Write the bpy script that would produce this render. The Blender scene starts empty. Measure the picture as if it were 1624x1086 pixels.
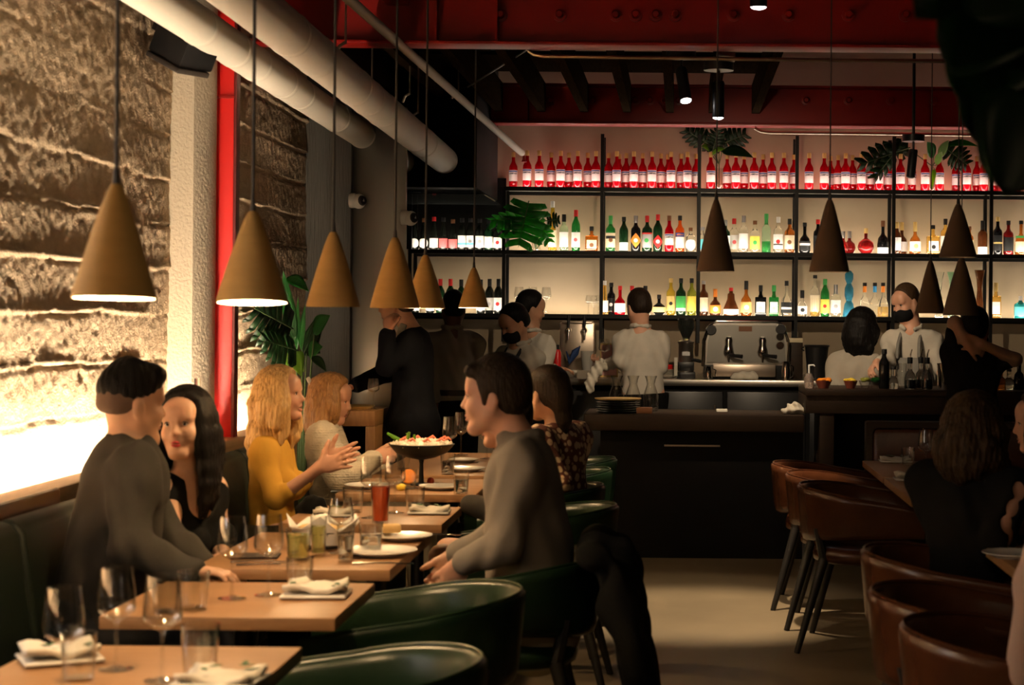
import bpy, bmesh, math, random
import numpy as np
from mathutils import Vector, Matrix, Euler
random.seed(7)
R_ = math.radians
SC = bpy.context.scene
COL = SC.collection
# ---------------------------------------------------------------- camera
FPX, VX, VY, ROLL, ZC = 2860.0, 1078.0, 500.0, 0.009, 1.52
cam_d = bpy.data.cameras.new('camera'); cam = bpy.data.objects.new('camera', cam_d); COL.objects.link(cam)
cam.location = (0, 0, ZC); cam.rotation_euler = (math.pi/2, -ROLL, 0)
cam_d.sensor_width = 36; cam_d.sensor_fit = 'HORIZONTAL'
cam_d.lens = FPX/1624*36
cam_d.shift_x = (812-VX)/1624; cam_d.shift_y = (VY-543)/1624
cam_d.clip_start = .05; cam_d.clip_end = 60
cam_d.dof.use_dof = True; cam_d.dof.focus_distance = 12.5; cam_d.dof.aperture_fstop = 5.2
SC.camera = cam
# ---------------------------------------------------------------- world, exposure
W = bpy.data.worlds.new('world'); SC.world = W; W.use_nodes = True
W.node_tree.nodes['Background'].inputs[0].default_value = (.85, .95, .8, 1)
W.node_tree.nodes['Background'].inputs[1].default_value = .006
vs = SC.view_settings
vs.view_transform = 'Standard'; vs.look = 'None'; vs.gamma = 1; vs.exposure = 0.18; vs.use_curve_mapping = False

def lamp(name, kind, loc, energy, color=(1, .8, .55), target=None, size=.05, spot=None, blend=.5, sy=None, rot=None):
    l = bpy.data.lights.new(name, kind); l.energy = energy; l.color = color
    if kind in ('POINT', 'SPOT'): l.shadow_soft_size = size
    if kind == 'SPOT': l.spot_size = R_(spot or 60); l.spot_blend = blend
    if kind == 'AREA':
        l.shape = 'RECTANGLE'; l.size = size; l.size_y = sy or size
    o = bpy.data.objects.new(name, l); COL.objects.link(o); o.location = loc
    if target is not None:
        o.rotation_euler = (Vector(target)-Vector(loc)).to_track_quat('-Z', 'Y').to_euler()
    if rot is not None: o.rotation_euler = rot
    return o
WARM = (1, .66, .34)
# added glowing pane in the left wall, out of view, for streaks on glasses
ADDED_WINDOW = dict(y0=3.35, y1=4.15, z0=1.0, z1=2.35, strength=3.2)
# added fill spots, out of view behind the camera (their housings stand below)
FILL_SPOTS = [((-.15, 2.2, 3.25), (-1.1, 5.6, .9), 16), ((1.3, 1.8, 3.25), (1.05, 6.4, .8), 9), ((-1.3, 1.0, 3.25), (-1.6, 4.6, .9), 10)]
for i, (a, b, e) in enumerate(FILL_SPOTS):
    lamp('fill_spot', 'SPOT', (a[0], a[1], a[2]-.18), e, (1, .72, .42), b, .04, 75, .6)

# ---------------------------------------------------------------- pixel -> world
def P(x, y, Y):
    a, b = x-VX, y-VY
    return Vector(((a+ROLL*b)*Y/FPX, Y, ZC-(b-ROLL*a)*Y/FPX))
def TP(x, y, z=.74):
    a, b = x-VX, y-VY
    return P(x, y, (ZC-z)*FPX/(b-ROLL*a))

# ---------------------------------------------------------------- materials
MATS = {}
def mat(name, col=(.5, .5, .5), rough=.5, metal=0, trans=0, ior=1.45, emit=None, estr=0, bump=None, vary=None, coat=0, stretch=(1, 1, 1), spec=.5, sheen=0, sss=0):
    """bump=(scale,strength,dist) noise bump; vary=(scale, col2, contrast) noise colour; stretch scales object coordinates"""
    if name in MATS: return MATS[name]
    m = bpy.data.materials.new(name); m.use_nodes = True; MATS[name] = m
    nt = m.node_tree; b = nt.nodes['Principled BSDF']
    b.inputs['Base Color'].default_value = (*col, 1); b.inputs['Roughness'].default_value = rough
    b.inputs['Metallic'].default_value = metal; b.inputs['Transmission Weight'].default_value = trans
    b.inputs['IOR'].default_value = ior; b.inputs['Coat Weight'].default_value = coat
    b.inputs['Specular IOR Level'].default_value = spec
    if sheen: b.inputs['Sheen Weight'].default_value = sheen
    if sss:
        b.inputs['Subsurface Weight'].default_value = sss; b.inputs['Subsurface Radius'].default_value = (.012, .005, .003); b.inputs['Subsurface Scale'].default_value = 1.0
    if emit: b.inputs['Emission Color'].default_value = (*emit, 1); b.inputs['Emission Strength'].default_value = estr
    if bump or vary:
        tc = nt.nodes.new('ShaderNodeTexCoord'); mp = nt.nodes.new('ShaderNodeMapping')
        nt.links.new(tc.outputs['Object'], mp.inputs[0]); mp.inputs['Scale'].default_value = stretch
    if vary:
        n = nt.nodes.new('ShaderNodeTexNoise'); n.inputs['Scale'].default_value = vary[0]; n.inputs['Detail'].default_value = 6; n.inputs['Roughness'].default_value = .6
        r = nt.nodes.new('ShaderNodeValToRGB'); c = vary[2] if len(vary) > 2 else .25
        r.color_ramp.elements[0].position = .5-c; r.color_ramp.elements[1].position = .5+c
        r.color_ramp.elements[0].color = (*vary[1], 1); r.color_ramp.elements[1].color = (*col, 1)
        nt.links.new(mp.outputs[0], n.inputs['Vector']); nt.links.new(n.outputs[0], r.inputs[0]); nt.links.new(r.outputs[0], b.inputs['Base Color'])
    if bump:
        n = nt.nodes.new('ShaderNodeTexNoise'); n.inputs['Scale'].default_value = bump[0]; n.inputs['Detail'].default_value = 5
        bp = nt.nodes.new('ShaderNodeBump'); bp.inputs['Strength'].default_value = bump[1]; bp.inputs['Distance'].default_value = bump[2] if len(bump) > 2 else .01
        nt.links.new(mp.outputs[0], n.inputs['Vector']); nt.links.new(n.outputs[0], bp.inputs['Height']); nt.links.new(bp.outputs[0], b.inputs['Normal'])
    return m
def lin(*c): return tuple(((v/255+.055)/1.055)**2.4 if v > 10 else v/255/12.92 for v in c)

mat('black_steel', (.012, .012, .012), .45, .6)
mat('black_matt', (.005, .005, .005), .7, spec=.15)
mat('black_plastic', (.012, .012, .013), .35)
mat('steel', (.55, .52, .47), .28, 1, bump=(60, .08, .002), stretch=(1, 1, 12))
mat('steel_panel', (.27, .26, .235), .34, 1, bump=(40, .1, .002), stretch=(20, 20, 1))
mat('chrome', (.75, .73, .7), .1, 1)
mat('brushed', (.5, .42, .34), .35, 1)
mat('white_paint', (.62, .58, .5), .55, bump=(30, .15, .003))
mat('red_paint', (.30, .007, .005), .38, bump=(60, .06, .002))
mat('white_china', (.72, .68, .6), .25, coat=.3)
mat('white_plastic', (.7, .7, .68), .35)
gm_ = mat('clear_glass', (1, 1, 1), 0.0)          # thin blown glass: see-through with Fresnel reflections
nt = gm_.node_tree; tr = nt.nodes.new('ShaderNodeBsdfTransparent'); tr.inputs[0].default_value = (.985, .988, .98, 1); gl = nt.nodes.new('ShaderNodeBsdfGlossy'); gl.inputs['Roughness'].default_value = .02
lw = nt.nodes.new('ShaderNodeLayerWeight'); lw.inputs[0].default_value = .5; pw = nt.nodes.new('ShaderNodeMath'); pw.operation = 'POWER'; pw.inputs[1].default_value = 2.3; ma = nt.nodes.new('ShaderNodeMath'); ma.operation = 'MULTIPLY_ADD'; ma.inputs[1].default_value = .8; ma.inputs[2].default_value = .075
mx = nt.nodes.new('ShaderNodeMixShader'); nt.links.new(lw.outputs['Facing'], pw.inputs[0]); nt.links.new(pw.outputs[0], ma.inputs[0]); nt.links.new(ma.outputs[0], mx.inputs[0]); nt.links.new(tr.outputs[0], mx.inputs[1]); nt.links.new(gl.outputs[0], mx.inputs[2]); nt.links.new(mx.outputs[0], nt.nodes['Material Output'].inputs[0])
mat('green_leather', (.007, .018, .008), .30, bump=(120, .12, .002), spec=.2)
mat('green_leather_dim', (.009, .014, .009), .5, spec=.3, bump=(120, .12, .002))
mat('brown_leather', (.085, .028, .010), .26, bump=(110, .12, .002), vary=(6, (.045, .014, .006)), spec=.4)
mat('dark_wood', (.03, .017, .009), .55, spec=.25, vary=(5, (.02, .012, .008)), stretch=(1, 12, 12), bump=(40, .1, .002))
mat('table_wood', (.34, .18, .075), .42, vary=(5, (.22, .105, .04), .3), stretch=(1.2, 16, 16), bump=(60, .06, .001))
mat('cabinet_wood', (.3, .16, .06), .45, vary=(7, (.18, .085, .03), .3), stretch=(9, 9, 1.2))
mat('ledge_wood', (.3, .18, .09), .5, vary=(5, (.2, .11, .05), .3), stretch=(12, 1, 12))
mat('joist_wood', (.03, .018, .010), .8, vary=(6, (.012, .008, .005), .3), spec=0, stretch=(12, 1, 12), bump=(20, .3, .004))
mat('cable', (.05, .045, .04), .7)
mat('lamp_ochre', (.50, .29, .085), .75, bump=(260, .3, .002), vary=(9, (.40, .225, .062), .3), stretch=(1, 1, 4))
mat('lamp_shadowed', (.13, .075, .04), .8, bump=(260, .3, .002))  # cone colour darkened in place of the weak light on this row
mat('lamp_inner', (.85, .75, .6), .6)
mat('bulb', (1, .9, .7), .4, emit=(1, .8, .5), estr=55)
mat('spot_lens', (1, 1, 1), .4, emit=(1, .93, .9), estr=22)
mat('linen', (.62, .57, .47), .85, bump=(300, .3, .002))
mat('paper', (.7, .66, .58), .8)
mat('leaf', (.03, .16, .035), .35, vary=(14, (.015, .09, .02)))
mat('leaf_dark', (.014, .05, .014), .42, vary=(10, (.007, .024, .008)))
mat('leaf_light', (.16, .34, .04), .4, vary=(14, (.06, .2, .03)))
mat('stem', (.05, .09, .03), .6)
for k_ in ('leaf', 'leaf_light', 'leaf_dark'):        # thin leaves let some light through
    nt = MATS[k_].node_tree; pb = nt.nodes['Principled BSDF']; tr = nt.nodes.new('ShaderNodeBsdfTranslucent'); mx = nt.nodes.new('ShaderNodeMixShader'); mx.inputs[0].default_value = .5
    tr.inputs[0].default_value = dict(leaf=(.06, .34, .03, 1), leaf_light=(.3, .5, .04, 1), leaf_dark=(.02, .07, .015, 1))[k_]
    nt.links.new(pb.outputs[0], mx.inputs[1]); nt.links.new(tr.outputs[0], mx.inputs[2]); nt.links.new(mx.outputs[0], nt.nodes['Material Output'].inputs[0])

# ---------------------------------------------------------------- mesh helpers
class MB:
    def __init__(s): s.v = []; s.f = []; s.mi = []; s.cur = 0
    def _add(s, vs_, fs):
        o = len(s.v); s.v += [tuple(x) for x in vs_]; s.f += [tuple(i+o for i in f) for f in fs]; s.mi += [s.cur]*len(fs); return s
    def box(s, lo, hi, bev=0, M=None):
        bm = bmesh.new(); bmesh.ops.create_cube(bm, size=1)
        lo, hi = Vector(lo), Vector(hi)
        for v in bm.verts: v.co = Vector(((lo[i]+hi[i])/2+v.co[i]*(hi[i]-lo[i])) for i in range(3))
        if bev: bmesh.ops.bevel(bm, geom=bm.edges[:], offset=bev, segments=2, profile=.5, affect='EDGES')
        return s.bm(bm, M)
    def bm(s, bm, M=None):
        bm.verts.index_update()
        vs_ = [(M @ v.co) if M else v.co.copy() for v in bm.verts]
        fs = [[v.index for v in f.verts] for f in bm.faces]; bm.free(); return s._add(vs_, fs)
    def lathe(s, prof, n=24, M=None, close=False):
        """prof [(r,z)]; close joins last to first (hollow walls)"""
        vs_, fs, rows = [], [], []
        for r, z in prof:
            if r < 1e-6: rows.append([len(vs_)]); vs_.append(Vector((0, 0, z)))
            else:
                rows.append(list(range(len(vs_), len(vs_)+n)))
                vs_ += [Vector((r*math.cos(2*math.pi*i/n), r*math.sin(2*math.pi*i/n), z)) for i in range(n)]
        pr = list(zip(rows, rows[1:])) + ([(rows[-1], rows[0])] if close else [])
        for a, b in pr:
            for i in range(n):
                j = (i+1) % n
                if len(a) == 1 and len(b) == 1: continue
                if len(a) == 1: fs.append((a[0], b[j], b[i]))
                elif len(b) == 1: fs.append((a[i], a[j], b[0]))
                else: fs.append((a[i], a[j], b[j], b[i]))
        if M: vs_ = [M @ v for v in vs_]
        return s._add(vs_, fs)
    def tube(s, pts, r, n=8, cap=True):
        pts = [Vector(p) for p in pts]; rs = r if isinstance(r, (list, tuple)) else [r]*len(pts)
        vs_, fs = [], []; up = None
        for i, p in enumerate(pts):
            t = (pts[min(i+1, len(pts)-1)]-pts[max(i-1, 0)]).normalized()
            if up is None: up = t.orthogonal().normalized()
            up = (up-t*up.dot(t)).normalized(); b = t.cross(up)
            vs_ += [p+(up*math.cos(2*math.pi*k/n)+b*math.sin(2*math.pi*k/n))*rs[i] for k in range(n)]
        for i in range(len(pts)-1):
            for k in range(n):
                l = (k+1) % n; fs.append((i*n+k, i*n+l, (i+1)*n+l, (i+1)*n+k))
        if cap: fs.append(tuple(range(n-1, -1, -1))); fs.append(tuple((len(pts)-1)*n+k for k in range(n)))
        return s._add(vs_, fs)
    def sphere(s, c, r, n=12, sc=(1, 1, 1), M=None):
        prof = [(math.sin(math.pi*i/(n//2))*r, -math.cos(math.pi*i/(n//2))*r) for i in range(n//2+1)]
        prof[0] = (0, -r); prof[-1] = (0, r)
        T = Matrix.Translation(c) @ (M.to_4x4() if M else Matrix.Identity(4)) @ Matrix.Diagonal((*sc, 1))
        return s.lathe(prof, n, T)
    def prism(s, pts, axis, a, b):
        """extrude 2D polygon pts along axis ('x','y','z') from a to b"""
        def mk(p, t): return {'x': (t, p[0], p[1]), 'y': (p[0], t, p[1]), 'z': (p[0], p[1], t)}[axis]
        n = len(pts); vs_ = [mk(p, a) for p in pts]+[mk(p, b) for p in pts]
        fs = [tuple(range(n-1, -1, -1)), tuple(range(n, 2*n))]+[(i, (i+1) % n, n+(i+1) % n, n+i) for i in range(n)]
        return s._add(vs_, fs)
    def mesh(s, name, m, ang=40):
        me = bpy.data.meshes.new(name); me.from_pydata(s.v, [], s.f)
        for x in (m if isinstance(m, (list, tuple)) else [m]): me.materials.append(MATS[x] if isinstance(x, str) else x)
        if isinstance(m, (list, tuple)): me.polygons.foreach_set('material_index', s.mi)
        bm = bmesh.new(); bm.from_mesh(me); bmesh.ops.recalc_face_normals(bm, faces=bm.faces[:]); bm.to_mesh(me); bm.free()
        me.shade_smooth(); me.set_sharp_from_angle(angle=R_(ang)); return me
    def build(s, name, m, parent=None, ang=40):
        return link(name, s.mesh(name, m, ang), parent)
def link(name, data, parent=None):
    o = bpy.data.objects.new(name, data); COL.objects.link(o)
    if parent is not None: o.parent = parent
    return o
def tag(o, label=None, cat=None, group=None, kind=None):
    for k, v in (('label', label), ('category', cat), ('group', group), ('kind', kind)):
        if v: o[k] = v
    return o
def empty(name, loc=(0, 0, 0), rz=0, label=None, cat=None, group=None):
    o = bpy.data.objects.new(name, None); COL.objects.link(o); o.location = loc; o.rotation_euler = (0, 0, rz)
    o.empty_display_size = .05
    return tag(o, label, cat, group)
def dup(root, loc=None, rz=None, scale=None, label=None, group=None, parent=None):
    r = root.copy(); COL.objects.link(r)
    if parent is not None: r.parent = parent
    if loc is not None: r.location = loc
    if rz is not None: r.rotation_euler = (0, 0, rz)
    if scale is not None: r.scale = scale if hasattr(scale, '__len__') else (scale,)*3
    if label: r['label'] = label
    if group: r['group'] = group
    for c in list(root.children): dup(c, parent=r)
    return r
def struct(o): return tag(o, kind='structure')
def TM(loc=(0, 0, 0), rz=0, rx=0, ry=0): return Matrix.Translation(loc) @ Euler((rx, ry, rz)).to_matrix().to_4x4()
def text_mesh(s, size, bend=None, align='CENTER'):
    """flat lettering facing -y at y=0; bend=radius wraps it round a bottle"""
    c = bpy.data.curves.new('lettering', 'FONT'); c.body = s; c.size = size; c.align_x = align; c.align_y = 'CENTER'; c.resolution_u = 2; c.offset = size*.03
    o = bpy.data.objects.new('t', c); COL.objects.link(o)
    bpy.context.view_layer.update()
    me = bpy.data.meshes.new_from_object(o.evaluated_get(bpy.context.evaluated_depsgraph_get()))
    bpy.data.objects.remove(o); bpy.data.curves.remove(c)
    for v in me.vertices:
        x, z = v.co.x, v.co.y
        v.co = (bend*math.sin(x/bend), -bend*math.cos(x/bend), z) if bend else (x, 0, z)
    me.materials.clear(); return me
# ================================================================ STRUCTURE
def vnoise(u, v, seed, sc):
    rs = np.random.RandomState(seed); L = rs.rand(128, 128)
    a, b = u*sc, v*sc; i, j = np.floor(a).astype(int), np.floor(b).astype(int); fa, fb = a-i, b-j
    fa = fa*fa*(3-2*fa); fb = fb*fb*(3-2*fb)
    g = lambda x, y: L[x % 128, y % 128]
    return (g(i, j)*(1-fa)+g(i+1, j)*fa)*(1-fb)+(g(i, j+1)*(1-fa)+g(i+1, j+1)*fa)*fb-.5
def fast_mesh(name, V, Q, m, smooth=True):
    me = bpy.data.meshes.new(name); n, k = len(V), len(Q)
    me.vertices.add(n); me.vertices.foreach_set('co', np.asarray(V, np.float32).ravel())
    me.loops.add(4*k); me.loops.foreach_set('vertex_index', np.asarray(Q, np.int32).ravel())
    me.polygons.add(k); me.polygons.foreach_set('loop_start', np.arange(0, 4*k, 4, dtype=np.int32))
    me.update(calc_edges=True); me.validate()
    if smooth: me.shade_smooth()
    me.materials.append(MATS[m] if isinstance(m, str) else m); return me

# floor
m = mat('floor_concrete', (.24, .185, .115), .3, vary=(1.6, (.15, .115, .07), .3), bump=(7, .05, .01))
nt = m.node_tree; b = nt.nodes['Principled BSDF']
n2 = nt.nodes.new('ShaderNodeTexNoise'); n2.inputs['Scale'].default_value = 3.5; n2.inputs['Detail'].default_value = 8
mr = nt.nodes.new('ShaderNodeMapRange'); mr.inputs[3].default_value = .18; mr.inputs[4].default_value = .5
nt.links.new(n2.outputs[0], mr.inputs[0]); nt.links.new(mr.outputs[0], b.inputs['Roughness'])
struct(MB().box((-2.6, -2.6, -.1), (4.4, 15.4, 0)).build('floor', 'floor_concrete'))
mat('ceiling_dark', (.02, .017, .014), .8)
struct(MB().box((-2.6, -2.6, 3.8), (4.4, 15.4, 3.9)).build('ceiling', 'ceiling_dark'))
mat('bar_wall', (.46, .375, .26), .75, bump=(30, .1, .004), vary=(1.5, (.41, .33, .23)))
struct(MB().box((-2.6, 15.0, 0), (4.4, 15.2, 3.8)).build('wall_back', 'bar_wall'))
mat('dark_wall', (.05, .04, .03), .8)
struct(MB().box((4.2, -2.6, 0), (4.4, 15.0, 3.8)).build('wall_right', 'dark_wall'))
struct(MB().box((-2.6, -2.6, 0), (4.2, -2.4, 3.8)).build('wall_rear', 'dark_wall'))
# board-formed concrete wall
cm = mat('concrete', (.60, .465, .32), .9, vary=(2.0, (.40, .295, .19), .28), bump=(120, .8, .008))
yy = np.arange(5.7, 11.34, .0105); zz = np.arange(.80, 3.32, .0105)
Yg, Zg = np.meshgrid(yy, zz, indexing='ij')
wob = .05*vnoise(Yg, Zg*.3, 3, .7)+.022*vnoise(Yg, Zg*.6, 4, 3)+.012*vnoise(Yg, Zg, 5, 9)+.035*(Yg-8)*.12
zc = (Zg+wob-1.10)/.205; ci = np.floor(zc); cf = zc-ci
rs = np.random.RandomState(11); off = rs.rand(64)-.5; tl = rs.rand(64)-.3
H = .018*off[(ci.astype(int)) % 64]+.02*tl[(ci.astype(int)+9) % 64]*cf
edge = np.minimum(cf, 1-cf)
strength = np.clip(.55+1.6*vnoise(Yg, Zg, 21, 1.3), 0, 1)
H -= .014*np.exp(-(edge/.035)**2)*strength
H += .022*np.exp(-((cf-.07)/.04)**2)*np.clip(.4+1.8*vnoise(Yg, Zg, 22, 2.2), 0, 1)
H += .022*vnoise(Yg*.5, Zg, 31, 1.6)+.007*vnoise(Yg*.6, Zg, 32, 4.5)+.0035*vnoise(Yg*.7, Zg, 33, 11)+.0035*vnoise(Yg, Zg, 34, 27)+.0065*vnoise(Yg, Zg, 35, 62)
pit = np.clip(vnoise(Yg, Zg, 36, 16)-.26, 0, 1)*.035+np.clip(vnoise(Yg, Zg, 37, 38)-.3, 0, 1)*.04
H -= pit
# rougher hollow patches, smooth trowelled band near the ledge
H *= np.clip((Zg-1.0)/.25, .25, 1)
V = np.stack([-2.36+H, Yg, Zg], -1).reshape(-1, 3); ny, nz = Yg.shape
I = np.arange(ny*nz).reshape(ny, nz)
Q = np.stack([I[:-1, :-1], I[1:, :-1], I[1:, 1:], I[:-1, 1:]], -1).reshape(-1, 4)
wl = link('wall_left', fast_mesh('wall_left', V, Q, 'concrete')); struct(wl)
MB().box((-2.6, -2.6, 0), (-2.42, 11.36, 3.8)).build('wall_core', 'concrete', wl)
for lo_, hi_ in (((-2.42, -2.6, 0), (-2.36, ADDED_WINDOW['y0'], 3.8)), ((-2.42, ADDED_WINDOW['y1'], 0), (-2.36, 5.7, 3.8)), ((-2.42, ADDED_WINDOW['y0'], 0), (-2.36, ADDED_WINDOW['y1'], ADDED_WINDOW['z0'])), ((-2.42, ADDED_WINDOW['y0'], ADDED_WINDOW['z1']), (-2.36, ADDED_WINDOW['y1'], 3.8))):
    MB().box(lo_, hi_).build('wall_near', 'concrete', wl)
mat('added_glow', (1, 1, 1), .5, emit=(1, .95, .92), estr=ADDED_WINDOW['strength'])
wn = struct(MB().box((-2.415, ADDED_WINDOW['y0'], ADDED_WINDOW['z0']), (-2.405, ADDED_WINDOW['y1'], ADDED_WINDOW['z1'])).build('added_window_1', 'added_glow'))  # added pane, glows to put streaks on the wine glasses
for y_ in (ADDED_WINDOW['y0'], ADDED_WINDOW['y1']-.04): MB().box((-2.40, y_, ADDED_WINDOW['z0']), (-2.35, y_+.04, ADDED_WINDOW['z1'])).build('added_window_frame', 'black_steel', wn)
for z_ in (ADDED_WINDOW['z0'], ADDED_WINDOW['z1']-.04): MB().box((-2.40, ADDED_WINDOW['y0'], z_), (-2.35, ADDED_WINDOW['y1'], z_+.04)).build('added_window_frame', 'black_steel', wn)
MB().box((-2.6, 11.36, 0), (-2.42, 15.0, 3.8)).build('wall_end', mat('dark_wall', (.05, .04, .03), .8), wl)
MB().box((-2.42, 5.7, 3.31), (-2.34, 11.34, 3.8)).build('wall_head', 'concrete', wl)
# ledge with light slot
lg = struct(MB().box((-2.215, -2.3, .885), (-2.09, 9.9, .92), .006).build('trim_1', 'ledge_wood'))
MB().box((-2.12, -2.3, .45), (-2.095, 9.9, .885)).build('fascia', 'ledge_wood', lg)
MB().box((-2.215, -2.3, .80), (-2.195, 9.9, .885)).build('slot_side', 'ledge_wood', lg)
MB().box((-2.33, -2.3, .785), (-2.2, 9.9, .80)).build('slot_floor', 'white_paint', lg)
mat('led_warm', (1, 1, 1), .5, emit=(1, .80, .56), estr=265)
MB().box((-2.255, .0, .80), (-2.225, 9.9, .812)).build('light_strip', 'led_warm', lg)

# concrete pilaster + red column
m = mat('plaster', (.5, .43, .33), .9, bump=(70, .6, .012))
struct(MB().prism([(-2.40, 8.34), (-2.255, 8.34), (-2.205, 8.42), (-2.205, 8.56), (-2.40, 8.56)], 'z', .80, 3.8).build('trim_2', 'plaster'))
rc = empty('steel_column', P(344, 692, 8.7), 0, 'red painted steel column with shaded flange edges beside the plastered pier', 'column'); rc.location = (0, 0, 0)
mat('red_shaded', (.10, .006, .006), .5)  # column's red darkened to stand in for shade along its edges
MB().box((-2.235, 8.60, .92), (-2.135, 8.615, 3.8), .002).build('web_plate', mat('red_lit', (.62, .012, .010), .4), rc)  # plate red brightened in place of the wall strip's light
MB().box((-2.255, 8.575, .92), (-2.241, 8.68, 3.8), .002).build('flange', 'red_shaded', rc)
MB().box((-2.133, 8.59, .92), (-2.119, 8.66, 3.8), .002).build('flange', 'red_shaded', rc)
MB().box((-2.24, 8.585, 2.535), (-2.13, 8.61, 2.545)).build('weld_strap', 'red_paint', rc)
MB().box((-2.238, 8.57, 2.56), (-2.222, 8.6, 2.78)).build('bracket', 'red_shaded', rc)

# grey partition + brushed metal panel at the end of the wall
mat('grey_cloth', (.10, .095, .085), .85, bump=(14, .5, .01), stretch=(8, 8, .4))
struct(MB().box((-2.42, 11.34, 0), (-2.075, 11.40, 2.82)).build('wall_partition', 'grey_cloth'))
struct(MB().box((-2.075, 11.40, 0), (-1.735, 11.43, 2.82), .004).build('wall_metal', 'steel_panel'))
# black soffit over the wine bay
struct(MB().box((-2.05, 13.05, 2.43), (-1.48, 14.55, 3.8), .004).build('ceiling_soffit', 'black_matt'))

# joists
for k in range(9):
    x = -2.1+k*.33
    if x > .6: continue
    tag(MB().box((x, 10.05, 3.08), (x+.06, 13.9, 3.30)).build('ceiling_joist', 'joist_wood'), kind='structure')
for k, (x0, x1, y0) in enumerate(((-2.3, -1.3, 10.4), (-2.3, -1.3, 11.4), (-1.3, .58, 10.05), (-1.3, .58, 11.2), (-1.3, .58, 12.4), (-2.3, -1.3, 12.4))):
    tag(MB().box((x0, y0, 3.30), (x1, y0+.85, 3.33)).build('ceiling_board', 'joist_wood'), kind='structure')

# steel beams
def beam(Y, z0, z1, bolts, label, fl=.1):
    o = empty('steel_beam', (0, Y, z0), 0, label, 'beam')
    MB().box((-2.36, -.008, .018), (4.2, .008, z1-z0-.018)).build('web', 'red_paint', o)
    MB().box((-2.36, -fl, 0), (4.2, fl, .018), .004).build('bottom_flange', 'red_paint', o)
    MB().box((-2.36, -fl, z1-z0-.018), (4.2, fl, z1-z0), .004).build('top_flange', 'red_paint', o)
    me = MB().lathe([(0, .062), (.016, .062), (.021, .055), (.021, .014), (.036, .012), (.036, 0)], 10, TM(rx=math.pi/2)).mesh('bolt', 'red_paint')
    for bx in bolts:
        c = link('bolt', me, o); q = P(bx, 25 if Y < 12 else 160, Y); c.location = (q.x, -.008, q.z-z0)
    for sx in ((-1.35, -1.02) if Y < 12 else (-1.2,)):
        MB().box((sx, -fl+.01, .018), (sx+.014, fl-.01, z1-z0-.018)).build('stiffener', 'red_paint', o)
    return o
beam(9.9, 2.985, 3.5, (795, 888, 977, 1008, 1040, 1071, 1163, 1250, 1345, 1435), 'nearer red steel ceiling beam with bolt heads running across the top')
beam(14.0, 2.99, 3.30, (874, 941, 1008, 1031, 1053, 1076, 1209, 1278, 1345, 1412, 1480), 'farther dark red steel beam just above the tall shelving')
# longitudinal steel brace between the beams
tag(MB().box((-1.62, 6.0, 3.2), (-1.5, 9.88, 3.42), .006).build('ceiling_brace', 'red_paint'), kind='structure')

# ---------------------------------------------------------------- pipes
def pipe(a, b, r, label, bands, m='white_paint', ext=0):
    a, b = Vector(a), Vector(b); d = (b-a).normalized(); a = a-d*ext
    L = (b-a).length; o = empty('ceiling_pipe', a, 0, label, 'pipe')
    M = d.to_track_quat('Z', 'Y').to_matrix().to_4x4()
    MB().lathe([(0, 0), (r, 0), (r, L-.04), (r*.93, L-.012), (r*.75, L), (0, L)], 28, M).build('pipe_body', m, o)
    for t in bands:
        z = t*L
        MB().lathe([(r, z-.028), (r*1.028, z-.024), (r*1.028, z+.024), (r, z+.028)], 28, M).build('joint_band', m, o)
    return o
pipe(P(253, 0, 7.1), P(640, 258, 13.02), .083, 'lower left white insulated pipe running along the concrete wall', (.16, .34, .41, .46, .53, .58, .70, .80, .84, .88), ext=2.2)
pipe(P(392, 0, 7.0), P(706, 255, 13.02), .096, 'upper right and thicker white insulated pipe below the red beam', (.2, .36, .43, .55, .60, .66, .82, .86), ext=2.2)
sp = pipe(P(555, 0, 8.7), P(828, 243, 14.3), .026, 'thin cream sprinkler pipe slanting across the beams to the bottles', (.55, .66, .93), ext=2)
q = P(831, 247, 14.3)
MB().lathe([(0, -.05), (.022, -.05), (.012, -.03), (.01, 0), (0, 0)], 10, TM(q-Vector(sp.location))).build('sprinkler_head', 'red_paint', sp)
# hangers
for (x, y0, y1, Y, nm) in ((548, 0, 70, 8.9, 'left'), (650, 80, 150, 11.4, 'mid'), (663, 90, 180, 11.6, 'right'), (590, 78, 130, 10.8, 'far'), (727, 110, 145, 12.2, 'pipe')):
    b = P(x, y1, Y); a = Vector((b.x, b.y, 3.8))
    o = empty('pipe_hanger', b, 0, f'thin metal hanger rod {dict(left="holding the thick white pipe near the brace", mid="between the two white pipes and the beam", right="above the far end of the thick white pipe", far="in front of the ceiling boards", pipe="beside the thin sprinkler pipe")[nm]}', 'hanger')
    MB().tube([(0, 0, 0), a-b], .006, 6).build('rod', 'brushed', o)
    MB().tube([(0, 0, .01), (-.03, 0, -.01), (-.045, 0, -.05)], .008, 6).build('hook', 'brushed', o)
# conduits under the beams
c1 = [P(838, 80, 10.05), P(846, 86, 10.05), P(862, 89, 10.05), P(1000, 91, 10.05), P(1148, 93, 10.05), P(1330, 96, 10.05), P(1500, 97, 10.05)]
tag(MB().tube(c1, .011, 8).build('conduit', 'brushed'), 'bare metal conduit with a bend hung under the nearer red beam', 'conduit')
c2 = [P(1197, 203, 14.0), P(1206, 208, 14.0), P(1220, 210, 14.0), P(1400, 212, 14.0), P(1540, 214, 14.0)]
tag(MB().tube(c2, .012, 8).build('conduit', 'brushed'), 'bare metal conduit hung under the farther red beam above the bottles', 'conduit')
# thin wire brace
tag(MB().tube([P(836, 79, 11.2), P(742, 138, 12.2)], .006, 6).build('brace_wire', 'brushed'), 'thin slanted brace wire beside the sprinkler pipe', 'wire')

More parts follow.
